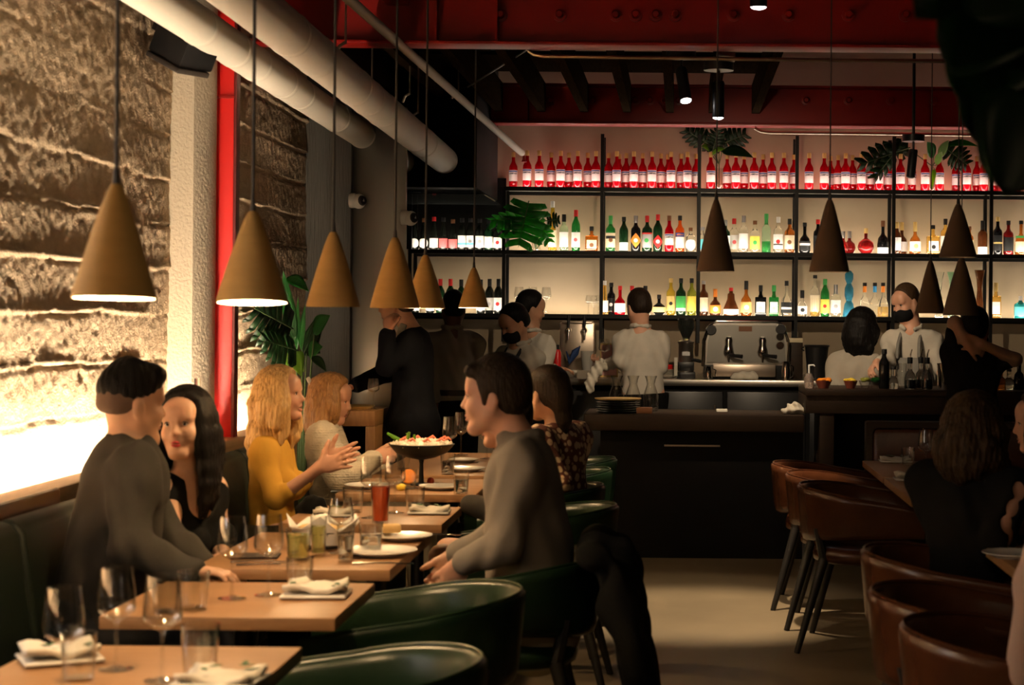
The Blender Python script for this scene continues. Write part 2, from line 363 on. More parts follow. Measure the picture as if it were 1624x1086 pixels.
# ---------------------------------------------------------------- ceiling spots
def spot(x, y, Y, tilt, stem, lit, e, label, tgt, size=1, cone=50, lens='spot_lens'):
    """x,y = the lens centre in the picture"""
    L = P(x, y, Y); r, h = .034*size, .20*size
    o = empty('spot_light', L, 0, label, 'spotlight')
    M = Euler((tilt[0], tilt[1], 0)).to_matrix().to_4x4()
    MB().lathe([(r*.88, .012), (r, 0), (r, h), (r*.9, h+.01), (0, h+.01)], 20, M).build('barrel', 'black_plastic', o)
    MB().lathe([(0, -.010), (r*.5, -.008), (r*.8, -.003), (r*.9, .002)], 20, M).build('lens', lens if lit else 'black_plastic', o)
    top = M @ Vector((0, 0, h)); can = Vector((top.x*1.0, top.y, top.z+stem))
    MB().tube([top, can], .009, 8).build('stem', 'black_plastic', o)
    MB().lathe([(0, 0), (.085*size, 0), (.085*size, .05), (0, .05)], 24, Matrix.Translation(can)).build('canopy', 'black_plastic', o)
    MB().tube([can, (can.x, can.y, 3.8-L.z)], .012, 8).build('drop_rod', 'black_plastic', o)
    if e: lamp('spot_beam', 'SPOT', L+(M @ Vector((0, 0, -.03))), e, (1, .76, .50), tgt, .03, cone, .7)
    return o
spot(1088, 160, 10.3, (-.38, -.16), .07, 1, 60, 'lit black cylinder spotlight tilted left, between the two red beams', (.0, 9.6, 0))
spot(1139, 187, 10.3, (0, 0), .07, 1, 160, 'lit black cylinder spotlight hanging straight below the box on the conduit', (.55, 12.8, 1.2), cone=84)
spot(1203, 12, 8.9, (0, 0), .07, 1, 540, 'lit spotlight at the top edge in front of the nearer red beam', (.12, 9.2, 0), 1.25, cone=38)
spot(1444, 281, 13.6, (0, .1), .07, 0, 0, 'unlit black spotlight hanging in front of the red bottles among leaves', None)
tag(MB().box(P(1136, 96, 10.2)-Vector((0, .05, 0)), P(1166, 84, 10.2)+Vector((0, .06, 0)), .004).build('junction_box', 'steel'), 'square metal junction box on the conduit above the hanging spotlight', 'box')
for a, b_, e in FILL_SPOTS:  # unseen housings for the added fill spots
    o = empty('spot_light', a, 0, f'added unseen ceiling spotlight behind the camera at {a[0]:.0f} metres across', 'spotlight', 'added fill spots behind the camera')
    o['label'] = 'added unseen fill spotlight above the tables behind the camera'
    d = (Vector(b_)-Vector(a)).normalized(); M = (-d).to_track_quat('Z', 'Y').to_matrix().to_4x4()
    MB().lathe([(.045, -.12), (.05, -.13), (.05, .08), (0, .09)], 20, M).build('barrel', 'black_plastic', o)
    MB().lathe([(0, 0), (.09, 0), (.09, .05), (0, .05)], 20, TM((0, 0, .5))).build('canopy', 'black_plastic', o)
    MB().tube([(0, 0, .05), (0, 0, .55)], .01).build('stem', 'black_plastic', o)

# ---------------------------------------------------------------- pendants
def pendant(x, yb, ya, w, Y, m, label, e, tx=0, ty=0, ctop=None, bulb=True):
    base = P(x, yb, Y); h = (yb-ya)*Y/FPX; r = w*Y/FPX/2
    o = empty('pendant_lamp', base, 0, label, 'pendant lamp', 'cone pendant lamps'); o.rotation_euler = (tx, ty, 0)
    prof = [(r, 0), (r*.965, h*.06), (r*.84, h*.22), (r*.655, h*.45), (r*.49, h*.64), (r*.345, h*.80), (r*.215, h*.925), (r*.13, h*.985), (.006, h)]
    inn = [(.012, h-.02), (r*.26, h*.80), (r*.58, h*.45), (r*.93, h*.06), (r*.955, 0)]
    MB().lathe(prof+[(.004, h)], 48).build('shade', m, o)
    MB().lathe(inn+[(r, 0)], 48).build('shade_lining', 'lamp_inner', o)
    MB().sphere((0, 0, h*.42), .032, 14).build('bulb', 'bulb' if bulb else 'lamp_inner', o)
    MB().tube([(0, 0, h*.42), (0, 0, h*.9)], .014).build('socket', 'brushed', o)
    Mi = Euler((tx, ty, 0)).to_matrix().inverted()
    MB().tube([(0, 0, h-.01), (0, 0, h+.03), Mi @ Vector((0, 0, 3.8-base.z))], .0048 if bulb else .003, 8).build('cord', 'cable', o)
    MB().tube([(0, 0, h-.005), (0, 0, h+.03)], [.009, .006], 8).build('cord_grip', 'cable', o)
    if e: lamp('pendant_glow', 'POINT', base+Vector((0, 0, h*.22)), e, WARM, size=.03)
    return o
DL = .262  # rim diameter
for i, (x, yb, ya, w, tx, ty, e) in enumerate((
        (181, 473, 290, 131, -.035, .0, 30), (400, 480, 333, 113, -.075, -.02, 30), (528, 486, 367, 84, .02, .0, 26),
        (626, 488, 376, 78, .02, .0, 23), (674, 489, 404, 64, 0, 0, 20), (751, 488, 424, 48, -.02, 0, 16))):
    Y = (3.73, 4.94, 6.08, 7.4, 8.28, 10.2)[i]
    nm = ('largest and nearest ochre cone pendant lamp in front of the rough concrete wall', 'ochre cone pendant lamp in front of the red column', 'ochre cone pendant lamp above the tall leafy plant',
          'ochre cone pendant lamp in front of the brushed metal panel', 'ochre cone pendant lamp half hidden behind the one at the metal panel', 'smallest ochre cone pendant lamp in front of the wine shelf')[i]
    pendant(x, yb, ya, w, Y, 'lamp_ochre', nm, e, tx, ty)
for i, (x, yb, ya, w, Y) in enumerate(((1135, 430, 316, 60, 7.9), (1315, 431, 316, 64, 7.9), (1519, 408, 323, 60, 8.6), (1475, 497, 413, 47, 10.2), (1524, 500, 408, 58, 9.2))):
    nm = ('shadow-toned cone pendant lamp farthest left of the dark ones', 'shadow-toned cone pendant lamp in front of the black and amber bottles', 'upper right shadow-toned cone pendant lamp hanging highest of three',
          'small shadow-toned cone pendant lamp beside the masked bartender', 'lower right shadow-toned cone pendant lamp above the person with raised arms')[i]
    pendant(x, yb, ya, w, Y, 'lamp_shadowed', nm, 0, bulb=False)
# ================================================================ BAR AND SHELVING
YF, YR = 14.62, 14.95
def sx(x, Y=YF): return P(x, 400, Y).x
POSTS = [sx(x) for x in (650, 799, 954, 1108, 1263, 1417, 1572, 1727)]
Z3, Z2, Z1 = 2.545, 2.03, 1.515        # shelf tops
sh = empty('back_bar_shelving', (0, YF, 0), 0, 'tall black steel open shelving with light strips behind the bar', 'shelving')
def part(mb, name, m, parent, loc=None):
    o = mb.build(name, m, parent)
    return o
def rel(lo, hi): return (lo[0], lo[1]-YF, lo[2]), (hi[0], hi[1]-YF, hi[2])
for i, x in enumerate(POSTS):
    zt = Z3 if i < 2 else 2.985
    zb = Z1-.22
    MB().box(*rel((x-.014, YF, zb), (x+.014, YF+.028, zt))).build('post', 'black_steel', sh)
    MB().box(*rel((x-.014, YR-.03, zb), (x+.014, YR-.002, zt))).build('post', 'black_steel', sh)
mat('led_shelf', (1, 1, 1), .5, emit=(1, .80, .55), estr=34)
mat('led_front', (1, 1, 1), .5, emit=(1, .86, .70), estr=52)
mat('led_front_top', (1, 1, 1), .5, emit=(1, .66, .58), estr=40)  # tinted towards pink like the rear strip, in place of bottle-tinted light
mat('led_top', (1, 1, 1), .5, emit=(1, .34, .29), estr=24)  # pink stands in for light coloured by the red bottles
mat('shelf_top', (.35, .33, .3), .4)
for lv, z in enumerate((Z3, Z2, Z1)):
    for i in range(1 if lv == 0 else 0, len(POSTS)-1):
        a, b_ = POSTS[i]+.014, POSTS[i+1]-.014
        MB().box(*rel((a, YF+.03, z-.012), (b_, YR-.03, z))).build('shelf', 'shelf_top', sh)
        MB().box(*rel((a, YF, z-.026), (b_, YF+.03, z+.007))).build('front_rail', 'black_steel', sh)
        MB().box(*rel((a, YR-.03, z-.042), (b_, YR-.004, z-.012))).build('rear_rail', 'black_steel', sh)
        MB().box(*rel((a+.01, YF+.034, z+.001), (b_-.01, YF+.05, z+.005))).build('light_strip', 'led_front_top' if lv == 0 else 'led_front', sh)
        MB().box(*rel((a+.01, YR-.045, z+.001), (b_-.01, YR-.033, z+.005))).build('light_strip', 'led_top' if lv == 0 else 'led_shelf', sh)
# dark panel behind the wine bay
o = tag(MB().box((POSTS[0]-.3, 14.965, Z2+.02), (POSTS[1]-.02, 14.99, Z3+.1)).build('wall_wine_panel', 'black_matt'), kind='structure')
# glass lid above the wine bay
tag(MB().box((POSTS[0], 13.3, 2.40), (POSTS[1]-.03, 14.6, 2.408)).build('glass_panel', mat('smoked_glass', (.2, .22, .2), .05, 0, .9)), 'dark glass panel roofing the wine bay below the black soffit', 'glass panel')

# ---------------------------------------------------------------- bottles
def glassm(name, col, trans=.85, rough=.03): return mat(name, col, rough, 0, trans, 1.36)
G = {k: glassm('glass_'+k, c, t) for k, c, t in (
    ('red', (.58, .004, .012), .45), ('orange', (.95, .16, .02), .75), ('amber', (.6, .2, .03), .85), ('gold', (.9, .6, .15), .9), ('brown', (.16, .05, .015), .6), ('green', (.03, .30, .06), .7), ('dkgreen', (.012, .05, .018), .5),
    ('lime', (.55, .62, .08), .8), ('clear', (.93, .95, .92), .97), ('black', (.008, .008, .008), .1), ('wine', (.012, .014, .01), .3), ('blue', (.05, .28, .42), .6), ('teal', (.03, .4, .42), .5), ('yellow', (.85, .65, .08), .85), ('claret', (.3, .012, .012), .6), ('palegreen', (.6, .85, .65), .9))}
for k, c in (('white', (.75, .73, .68)), ('cream', (.7, .6, .4)), ('red', (.6, .02, .02)), ('black', (.01, .01, .01)), ('gold', (.72, .50, .17)), ('green', (.05, .35, .08)), ('blue', (.02, .06, .25)), ('orange', (.85, .25, .03)), ('pinkred', (.75, .12, .12)), ('teal', (.1, .45, .5)), ('grey', (.35, .34, .33)), ('brown', (.2, .08, .03)), ('yellow', (.8, .65, .1)), ('silver', (.6, .6, .6)), ('sky', (.05, .35, .75))):
    mat('print_'+k, c, .5 if k not in ('gold', 'silver') else .3, 0 if k not in ('silver',) else .8)
def prof_of(kind, h, r):
    """returns (profile, label z range, neck radius)"""
    n = .0135
    if kind == 'wine': return [(0, 0), (r*.9, 0), (r, .008), (r, h*.60), (r*.92, h*.66), (n*1.25, h*.78), (n, h*.82), (n, h)], (.10, .46), n
    if kind == 'burg': return [(0, 0), (r*.9, 0), (r, .008), (r, h*.42), (r*.8, h*.56), (n*1.3, h*.76), (n, h*.82), (n, h)], (.08, .36), n
    if kind == 'round': return [(0, 0), (r*.92, 0), (r, .008), (r, h*.58), (r*.93, h*.645), (r*.55, h*.70), (n*1.15, h*.75), (n, h*.79), (n, h)], (.12, .52), n
    if kind == 'camp': return [(0, 0), (r*.9, 0), (r, .008), (r, h*.54), (r*.94, h*.61), (r*.7, h*.67), (n*1.3, h*.725), (n*1.05, h*.78), (n*1.05, h*.9)], (.22, .50), n
    if kind == 'taper': return [(0, 0), (r*.95, 0), (r, .01), (r*.9, h*.25), (r*.62, h*.6), (n*1.1, h*.86), (n, h)], (.08, .42), n
    if kind == 'squat': return [(0, 0), (r*.9, 0), (r, .012), (r*1.02, h*.3), (r*.85, h*.48), (r*.4, h*.58), (n, h*.64), (n, h)], (.1, .40), n
    if kind == 'ball': return [(0, 0), (r*.5, 0), (r*.86, h*.12), (r, h*.28), (r*.86, h*.45), (r*.4, h*.57), (n, h*.62), (n, h)], (.16, .4), n
    if kind == 'bell': return [(0, 0), (r*.95, 0), (r, .01), (r*.98, h*.26), (r*.72, h*.44), (r*.5, h*.58), (r*.45, h*.78), (n*1.2, h*.82), (n, h)], (.06, .24), n
    if kind == 'figure': return [(0, 0), (r, 0), (r*1.0, h*.06), (r*.75, h*.28), (r*.45, h*.34), (r*.75, h*.46), (r*.72, h*.62), (r*.38, h*.72), (r*.7, h*.82), (r*.72, h*.93), (r*.3, h)], None, n
    if kind == 'vase': return [(0, 0), (r*.8, 0), (r*.7, h*.3), (r*.45, h*.6), (r*.6, h*.8), (r, h), (r*.9, h), (r*.5, h*.8), (0, h*.3)], None, n
PROTO = {}
def arc_label(r, z0, z1, a=1.35, shape=None, dy=0):
    mb = MB(); n = 14; vs_, fs = [], []
    for i in range(n+1):
        t = -a+2*a*i/n; R = r+.0006
        zc_, hh = (z0+z1)/2, (z1-z0)/2
        k = 1 if shape is None else math.sqrt(max(0.02, 1-(t/a)**2)) if shape == 'oval' else max(.03, 1-abs(t/a))
        for zz_ in (zc_-hh*k, zc_+hh*k): vs_.append((R*math.sin(t), -R*math.cos(t)+dy, zz_))
    for i in range(n): fs.append((2*i, 2*i+2, 2*i+3, 2*i+1))
    return mb._add(vs_, fs)
def square_body(h, r, rnd=.006, flat=.62):
    mb = MB(); mb.box((-r, -r*flat, 0), (r, r*flat, h*.62), rnd)
    mb.lathe([(r*.5, h*.60), (r*.42, h*.66), (.014, h*.70), (.0135, h), (0, h)], 16); return mb
def bottle(kind, h, r, glass, label='white', cap='black', caph=.13, band=None, bandz=None, mark=None, text=None, neck=None, fill=None, lz=None, shape=None, capr=1.25):
    key = (kind, round(h, 3), round(r, 3), glass, label, cap, caph, band, mark, text, neck, fill, shape)
    if key in PROTO: return dup(PROTO[key])
    o = empty('bottle', (0, 0, 0))
    PROTO[key] = o
    dy = 0
    if kind == 'square':
        square_body(h, r).build('glass_body', G[glass], o); lab = (.12, .46); nr = .0135
        if label: MB().box((-r*.78, -r*.62-.0012, h*.12), (r*.78, -r*.62, h*.46)).build('label', 'print_'+label, o)
        if band: MB().box((-r*.78, -r*.62-.002, h*.30), (r*.78, -r*.62-.0012, h*.36)).build('label_band', 'print_'+band, o)
        if mark: MB().lathe([(0, 0), (r*.34, 0), (r*.34, .001), (0, .001)], 16, TM((0, -r*.62-.0012, h*.26), rx=math.pi/2)).build('label_mark', 'print_'+mark, o)
    else:
        pr, lab, nr = prof_of(kind, h, r)
        if lz: lab = lz
        MB().lathe(pr if pr[-1][0] == 0 else pr+[(0, h)] if kind not in ('camp',) else pr+[(0, h*.9)], 20).build('glass_body', G[glass], o)
        if label and lab:
            rr = float(max(np.interp(np.linspace(h*lab[0], h*lab[1], 7), [z for _, z in pr[1:]], [q for q, _ in pr[1:]])))
            arc_label(rr, h*lab[0], h*lab[1], shape=shape).build('label', 'print_'+label, o)
            if band:
                z0, z1 = bandz or (lab[1]-.1, lab[1]-.03); arc_label(rr+.0006, h*z0, h*z1, 1.2).build('label_band', 'print_'+band, o)
            if mark:
                zc_ = h*(lab[0]+lab[1])/2; arc_label(rr+.0007, zc_-r*.42, zc_+r*.42, .42, 'oval').build('label_mark', 'print_'+mark, o)
            if text:
                me = text_mesh(text[0], text[1], rr+.0016); me.materials.append(MATS['print_'+text[2]]); t = link('lettering', me, o); t.location.z = h*text[3]
                if len(text) > 4: t.rotation_euler.y = text[4]
        if fill: arc_label(r*1.004, .006, h*fill[1], math.pi).build('tint', G[fill[0]], o)
    if neck: MB().lathe([(nr*1.12, h*.72), (nr*1.12, h)], 14).build('neck_foil', 'print_'+neck, o)
    if cap:
        z0 = h*(1-caph) if kind != 'camp' else h*.86
        MB().lathe([(nr*capr, z0), (nr*capr, h-.003), (nr*capr*.9, h), (0, h)], 14).build('cap', 'print_'+cap, o)
    return o
def put(o, x, z, Y, label, group=None, rz=0):
    o.location = (P(x, 400, Y).x, Y, z); o.rotation_euler.z = rz
    tag(o, label, 'bottle', group); return o
# --- top shelf: red aperitif bottles
front = {835, 854, 888, 915, 944, 977, 1004, 1033, 1063, 1089, 1126, 1166, 1195, 1223, 1242, 1282, 1306, 1340, 1365, 1393, 1427, 1466, 1489, 1532, 1559, 1588}
allx = [813, 835, 854, 873, 888, 901, 915, 931, 944, 964, 977, 981, 992, 1004, 1018, 1033, 1047, 1058, 1063, 1079, 1089, 1103, 1126, 1152, 1166, 1179, 1195, 1209, 1223, 1242, 1258, 1282, 1306, 1316, 1328, 1340, 1351, 1365, 1379, 1393, 1407, 1427, 1445, 1466, 1489, 1515, 1532, 1548, 1559, 1575, 1588, 1602, 1612]
BAYN = {}; ORD = 'first second third fourth fifth sixth seventh eighth ninth tenth eleventh twelfth thirteenth fourteenth'.split()
for x in allx:
    o = bottle('camp', .312, .037, 'red', 'white', 'gold', .14, band='blue', bandz=(.455, .485), text=('CAMPARI', .0205, 'black', .41), lz=(.20, .50))
    f = x in front
    bay = sum(x > b for b in (954, 1108, 1263, 1417, 1572)); BAYN[bay] = BAYN.get(bay, 0)+1
    put(o, x, Z3+.004, 14.745 if f else 14.905 if x in (981, 1058, 1316, 1612) else 14.828, f'bright red liqueur bottle on the top shelf, {ORD[BAYN[bay]-1]} from left in bay {("one", "two", "three", "four", "five", "six")[bay]}', 'red bottles on the top shelf', random.uniform(-.22, .22))
    o.scale = (.96,)*3 if not f else (.985,)*3
# --- middle shelf
K = 14.75/FPX
MID = [  # x, top y, kind, radius, kwargs, label
 (657, 346, 'burg', .036, dict(glass='wine', label='white', cap='black', shape='oval'), 'dark wine bottle with round white label, leftmost on the middle shelf'),
 (672, 346, 'burg', .036, dict(glass='wine', label='white', cap='brown', shape='oval'), 'dark wine bottle with round white label, second from the metal panel'),
 (688, 344, 'burg', .036, dict(glass='wine', label='white', cap='red'), 'dark wine bottle with red wax top and white label'),
 (703, 345, 'burg', .036, dict(glass='wine', label='pinkred', cap='black'), 'dark tall wine bottle with red label next to the red wax top'),
 (718, 348, 'burg', .036, dict(glass='wine', label='pinkred', cap='brown'), 'dark shorter wine bottle with red label and hidden neck'),
 (732.5, 346, 'wine', .034, dict(glass='wine', label='white', cap='black', band='teal', bandz=(.17, .24)), 'dark wine bottle with white and teal label, left of the pair'),
 (746, 346, 'wine', .034, dict(glass='wine', label='white', cap='black', band='teal', bandz=(.17, .24), mark='silver'), 'dark wine bottle with white and teal label, right of the pair'),
 (760.5, 347, 'wine', .036, dict(glass='wine', label='white', cap='black', mark='grey'), 'dark wine bottle with plain white label beside the teal pair'),
 (775, 349, 'wine', .036, dict(glass='dkgreen', label='white', cap='black'), 'dark wine bottle with plain white label under the big leaf'),
 (789, 352, 'wine', .035, dict(glass='wine', label='white', cap='black', mark='red'), 'dark wine bottle with small red mark beside the shelf post'),
 (876, 319, 'taper', .036, dict(glass='yellow', label='cream', cap='white'), 'very tall slim yellow bottle with white cap and tapering body'),
 (894, 340, 'round', .037, dict(glass='palegreen', label='white', cap='black', caph=.2), 'pale green clear bottle with black cap between yellow and green bottles'),
 (913, 333, 'wine', .036, dict(glass='green', label='white', cap='red', caph=.16, mark='pinkred'), 'green bottle with bright red cap and long white label'),
 (938, 359, 'square', .052, dict(glass='amber', label='cream', cap='black', caph=.18, mark='brown'), 'square amber liqueur bottle with wide black cap'),
 (968, 342, 'round', .040, dict(glass='green', label='cream', cap='green', neck='green', band='black', bandz=(.36, .44), mark='brown'), 'green bottle with yellow label and dark base label'),
 (989, 344, 'wine', .037, dict(glass='dkgreen', label='white', cap='black', lz=(.04, .27)), 'dark green bottle with low white label and black top'),
 (1008, 342, 'round', .040, dict(glass='black', label='orange', cap='silver', caph=.2, shape='dia', mark='white'), 'black bottle with orange diamond label and silver cap'),
 (1026, 342, 'round', .042, dict(glass='dkgreen', label='grey', cap='red', caph=.18, mark='green', band='red', bandz=(.49, .53)), 'dark bottle with silver label and wide red cap'),
 (1043, 340, 'wine', .038, dict(glass='dkgreen', label='red', cap='red', caph=.16, shape='dia', mark='white'), 'dark green bottle with red diamond label and red top'),
 (1061, 342, 'camp', .037, dict(glass='red', label='white', cap='brown', band='blue', bandz=(.455, .485), text=('CAMPARI', .0205, 'black', .41), lz=(.2, .5)), 'red liqueur bottle with dark stopper alone on the middle shelf'),
 (1078, 342, 'round', .037, dict(glass='orange', label='white', cap='black', caph=.13, lz=(.12, .42), band='blue', bandz=(.43, .53), text=('APEROL', .018, 'orange', .48)), 'bright orange aperitif bottle with dark blue slanted label and black cap'),
 (1095, 361, 'round', .042, dict(glass='clear', label='white', cap='brown', caph=.14, shape='oval'), 'short clear round bottle with cork at the end of the second bay'),
 (1114, 360, 'round', .034, dict(glass='clear', label='teal', cap='silver'), 'clear bottle with teal label left of the dark pendant'),
 (1150, 349, 'round', .040, dict(glass='dkgreen', label='white', cap='silver', caph=.18), 'dark green bottle with silver cap just right of the dark pendant'),
 (1164, 346, 'round', .039, dict(glass='clear', label='white', cap='red', caph=.16, mark='pinkred'), 'clear spirit bottle with red cap'),
 (1179, 342, 'round', .038, dict(glass='clear', label='white', cap='silver', caph=.18), 'tall clear frosted spirit bottle with silver cap'),
 (1197, 350, 'round', .041, dict(glass='clear', label='lime' if 0 else 'yellow', cap='brown', caph=.12, mark='green'), 'clear bottle with yellow-green label and cork'),
 (1215, 339, 'round', .037, dict(glass='palegreen', label=None, cap='green', neck='green', fill=('green', .3)), 'pale green tall bottle with green neck on the middle shelf'),
 (1234, 344, 'round', .040, dict(glass='clear', label='white', cap='white', caph=.16, mark='red', band='black', bandz=(.22, .26)), 'clear bottle with white cap and red dot label'),
 (1252, 347, 'round', .042, dict(glass='amber', label='cream', cap='black', caph=.16, mark='brown'), 'amber rum bottle with cream label and black cap beside the post'),
 (1276, 353, 'squat', .046, dict(glass='black', label='black', cap='black', band='white', bandz=(.26, .33)), 'black squat bottle with white lettering band'),
 (1297, 348, 'round', .038, dict(glass='black', label='black', cap='red', caph=.14, mark='white'), 'black bottle with red cap behind the dark pendant'),
 (1337, 367, 'ball', .040, dict(glass='claret', label=None, cap='silver', caph=.3), 'small dark red decanter with glass stopper by the pendant edge'),
 (1347, 366, 'ball', .052, dict(glass='claret', label=None, cap='silver', caph=.3, fill=None), 'round dark red decanter with clear stopper'),
 (1373, 362, 'ball', .068, dict(glass='claret', label=None, cap='gold', caph=.2), 'big round fluted cognac decanter with gold neck'),
 (1400, 350, 'squat', .046, dict(glass='black', label='white', cap='brown', caph=.18, lz=(.02, .2)), 'dark cognac bottle with low white label and copper cap'),
 (1422, 352, 'round', .036, dict(glass='brown', label='white', cap='gold', caph=.2), 'brown bottle with gold cap half behind the shelf post'),
 (1430, 352, 'squat', .046, dict(glass='brown', label='white', cap='gold', caph=.25), 'dark brown shouldered bottle with gold cap and white label'),
 (1451, 352, 'squat', .046, dict(glass='amber', label='white', cap='gold', caph=.3, mark='gold'), 'amber shouldered bottle with tall gold cap and white label'),
 (1479.5, 357, 'square', .052, dict(glass='gold', label='white', cap='black', mark='black'), 'square pale gold whisky bottle with black mark on white label'),
 (1499, 347, 'round', .040, dict(glass='gold', label='white', cap='black', caph=.17), 'gold whisky bottle with black cap left of the high pendant'),
 (1537, 359, 'round', .034, dict(glass='amber', label='cream', cap='brown'), 'amber bottle peeking out right of the high pendant'),
 (1558, 350, 'round', .040, dict(glass='brown', label='white', cap='black', caph=.3, lz=(.02, .24), mark=None), 'dark brown whisky bottle with low white label and long black neck'),
 (1582, 344, 'round', .038, dict(glass='black', label='black', cap='gold', caph=.12, band='gold', bandz=(.30, .34)), 'black square-shouldered whisky bottle with slanted gold band'),
 (1599, 350, 'round', .042, dict(glass='claret', label='black', cap='black', caph=.12), 'red-brown whisky bottle with slanted black label'),
 (1619, 350, 'squat', .050, dict(glass='amber', label='cream', cap='black', caph=.1, band='green', bandz=(.5, .56)), 'amber bottle with green tag at the right edge'),
]
LOW = [
 (659, 444, 'burg', .036, dict(glass='wine', label='white', cap='black'), 'dark wine bottle behind the pendant rim on the lower shelf'),
 (683, 444, 'burg', .036, dict(glass='wine', label='white', cap='black', mark='grey'), 'dark wine bottle hidden by the small pendant on the lower shelf'),
 (699, 442, 'wine', .037, dict(glass='dkgreen', label='white', cap='red', caph=.2), 'dark wine bottle with red capsule beside the small pendant, left one'),
 (715, 442, 'wine', .037, dict(glass='dkgreen', label='white', cap='red', caph=.2, mark='grey'), 'dark wine bottle with red capsule above the server, right one'),
 (732, 443, 'wine', .037, dict(glass='dkgreen', label='white', cap='black', caph=.2), 'dark wine bottle with black capsule above the server'),
 (763, 443, 'wine', .036, dict(glass='wine', label='white', cap='black', caph=.22), 'dark wine bottle just right of the smallest ochre pendant'),
 (777, 442, 'wine', .037, dict(glass='wine', label='white', cap='black', caph=.22, mark='silver'), 'dark wine bottle with white label, second from the post on the lower shelf'),
 (791, 442, 'wine', .037, dict(glass='wine', label='white', cap='black', caph=.22, mark='red'), 'dark wine bottle with red figure on the label, lower shelf by the post'),
 (959, 445, 'taper', .034, dict(glass='gold', label='white', cap='white'), 'pale yellow clear bottle with white cap, first of the second lower bay'),
 (970, 448, 'round', .034, dict(glass='black', label='black', cap='black', mark='white'), 'dark violet bottle with small white label'),
 (984, 453, 'squat', .046, dict(glass='red', label='white', cap='red', caph=.14), 'bright red squat bottle with white label and red cap on the lower shelf'),
 (1003, 453, 'round', .038, dict(glass='brown', label='black', cap='red', caph=.16), 'dark bottle with red cap behind the barman in the white shirt'),
 (1024, 453, 'round', .040, dict(glass='black', label='white', cap='black', caph=.2), 'black bottle directly right of the barman in the white shirt'),
 (1046, 467, 'ball', .056, dict(glass='black', label='gold', cap='black', caph=.2), 'low round black bottle with gold band'),
 (1064.5, 441, 'round', .036, dict(glass='yellow', label='gold', cap='gold', caph=.12, mark='black'), 'tall ornate yellow bottle with dark emblem'),
 (1080.5, 441, 'round', .041, dict(glass='dkgreen', label='green', cap='black', caph=.13, band='white', bandz=(.12, .2)), 'dark green bottle with bright green label'),
 (1097.5, 441, 'round', .038, dict(glass='lime', label='yellow', cap='black', caph=.13), 'yellow-green herbal bottle at the end of the second lower bay'),
 (1116.5, 445, 'round', .038, dict(glass='brown', label='cream', cap='silver', caph=.1), 'brown bottle with large cream label and silver cap'),
 (1135, 458, 'squat', .046, dict(glass='brown', label='orange', cap='orange', caph=.3, mark='white'), 'brown bottle with orange wax cap and white ribbon'),
 (1160, 456, 'bell', .064, dict(glass='brown', label='white', cap='red', caph=.12, neck=None), 'broad bell-shaped brown bottle with red cap and white base label'),
 (1184, 445, 'squat', .046, dict(glass='amber', label='gold', cap='black', caph=.25, mark='white'), 'amber bourbon bottle with round white emblem and black cap'),
 (1207, 452, 'square', .046, dict(glass='black', label='white', cap='black', caph=.2, mark='grey'), 'black square bottle with large white label'),
 (1228, 452, 'square', .040, dict(glass='green', label='white', cap='green', caph=.2, mark='grey'), 'green square bottle with large white label'),
 (1248, 445, 'squat', .044, dict(glass='clear', label='black', cap='black', caph=.14, band='white', bandz=(.2, .26)), 'clear bottle with black label beside the post on the lower shelf'),
 (1273, 460, 'squat', .040, dict(glass='clear', label='white', cap='black', caph=.3, mark='black'), 'small clear bottle with dark emblem, first of the fourth lower bay'),
 (1293, 436, 'round', .038, dict(glass='clear', label='cream', cap='black', caph=.08, fill=('gold', .45)), 'tall clear bottle with gold label and ball stopper'),
 (1309, 442, 'wine', .036, dict(glass='green', label='yellow', cap='green', caph=.16, mark='red'), 'bright green mezcal bottle with yellow label'),
 (1326, 451, 'round', .042, dict(glass='clear', label='white', cap='silver', caph=.3, mark='grey'), 'clear bottle with grey wax neck and animal sketch label'),
 (1347, 429, 'figure', .050, dict(glass='blue', label=None, cap=None), 'tall blue sculpted bottle with a waisted silhouette'),
 (1372, 448, 'squat', .044, dict(glass='clear', label=None, cap='black', neck='orange', caph=.1), 'clear tequila bottle with orange neck, left of three'),
 (1388, 448, 'squat', .042, dict(glass='clear', label=None, cap='black', neck='sky', caph=.1), 'clear tequila bottle with blue neck between two orange ones'),
 (1401, 448, 'squat', .044, dict(glass='clear', label=None, cap='black', neck='orange', caph=.1, mark=None, fill=('gold', .3)), 'clear tequila bottle with orange neck beside the bartender, right of three'),
 (1490, 431, 'vase', .042, dict(glass='clear', label=None, cap=None), 'white glass flared decanter between the two low pendants'),
 (1511, 431, 'vase', .046, dict(glass='palegreen', label=None, cap=None), 'blue-white glass decanter behind the lower right pendant'),
 (1554, 428, 'vase', .044, dict(glass='brown', label=None, cap=None), 'tall brown glass decanter left of the last post'),
 (1580, 448, 'square', .042, dict(glass='gold', label='white', cap='gold', caph=.25), 'pale amber tequila bottle right of the last post'),
 (1619, 469, 'round', .052, dict(glass='teal', label='teal', cap='white', caph=.2), 'squat turquoise bottle with white cap at the right edge'),
]
for data, z, yb in ((MID, Z2, 398.5), (LOW, Z1, 498)):
    prev = None
    for x, yt, kind, r, kw, lb in data:
        Y = 14.755 if kind != 'square' else 14.765
        if prev and abs(x-prev[0])*K < r+prev[1]+.001: Y = 14.755 if prev[2] > 14.8 else 14.755+min(.12, r+prev[1]+.004)
        prev = (x, r, Y)
        h = (yb+(x-1078)*.009+2-yt)*Y/FPX
        kw = dict(kw); gl = kw.pop('glass')
        put(bottle(kind, h, r, gl, **kw), x, z+.004, Y, lb, 'bottles on the middle shelf' if z == Z2 else 'bottles on the lower shelf', random.uniform(-.1, .1))
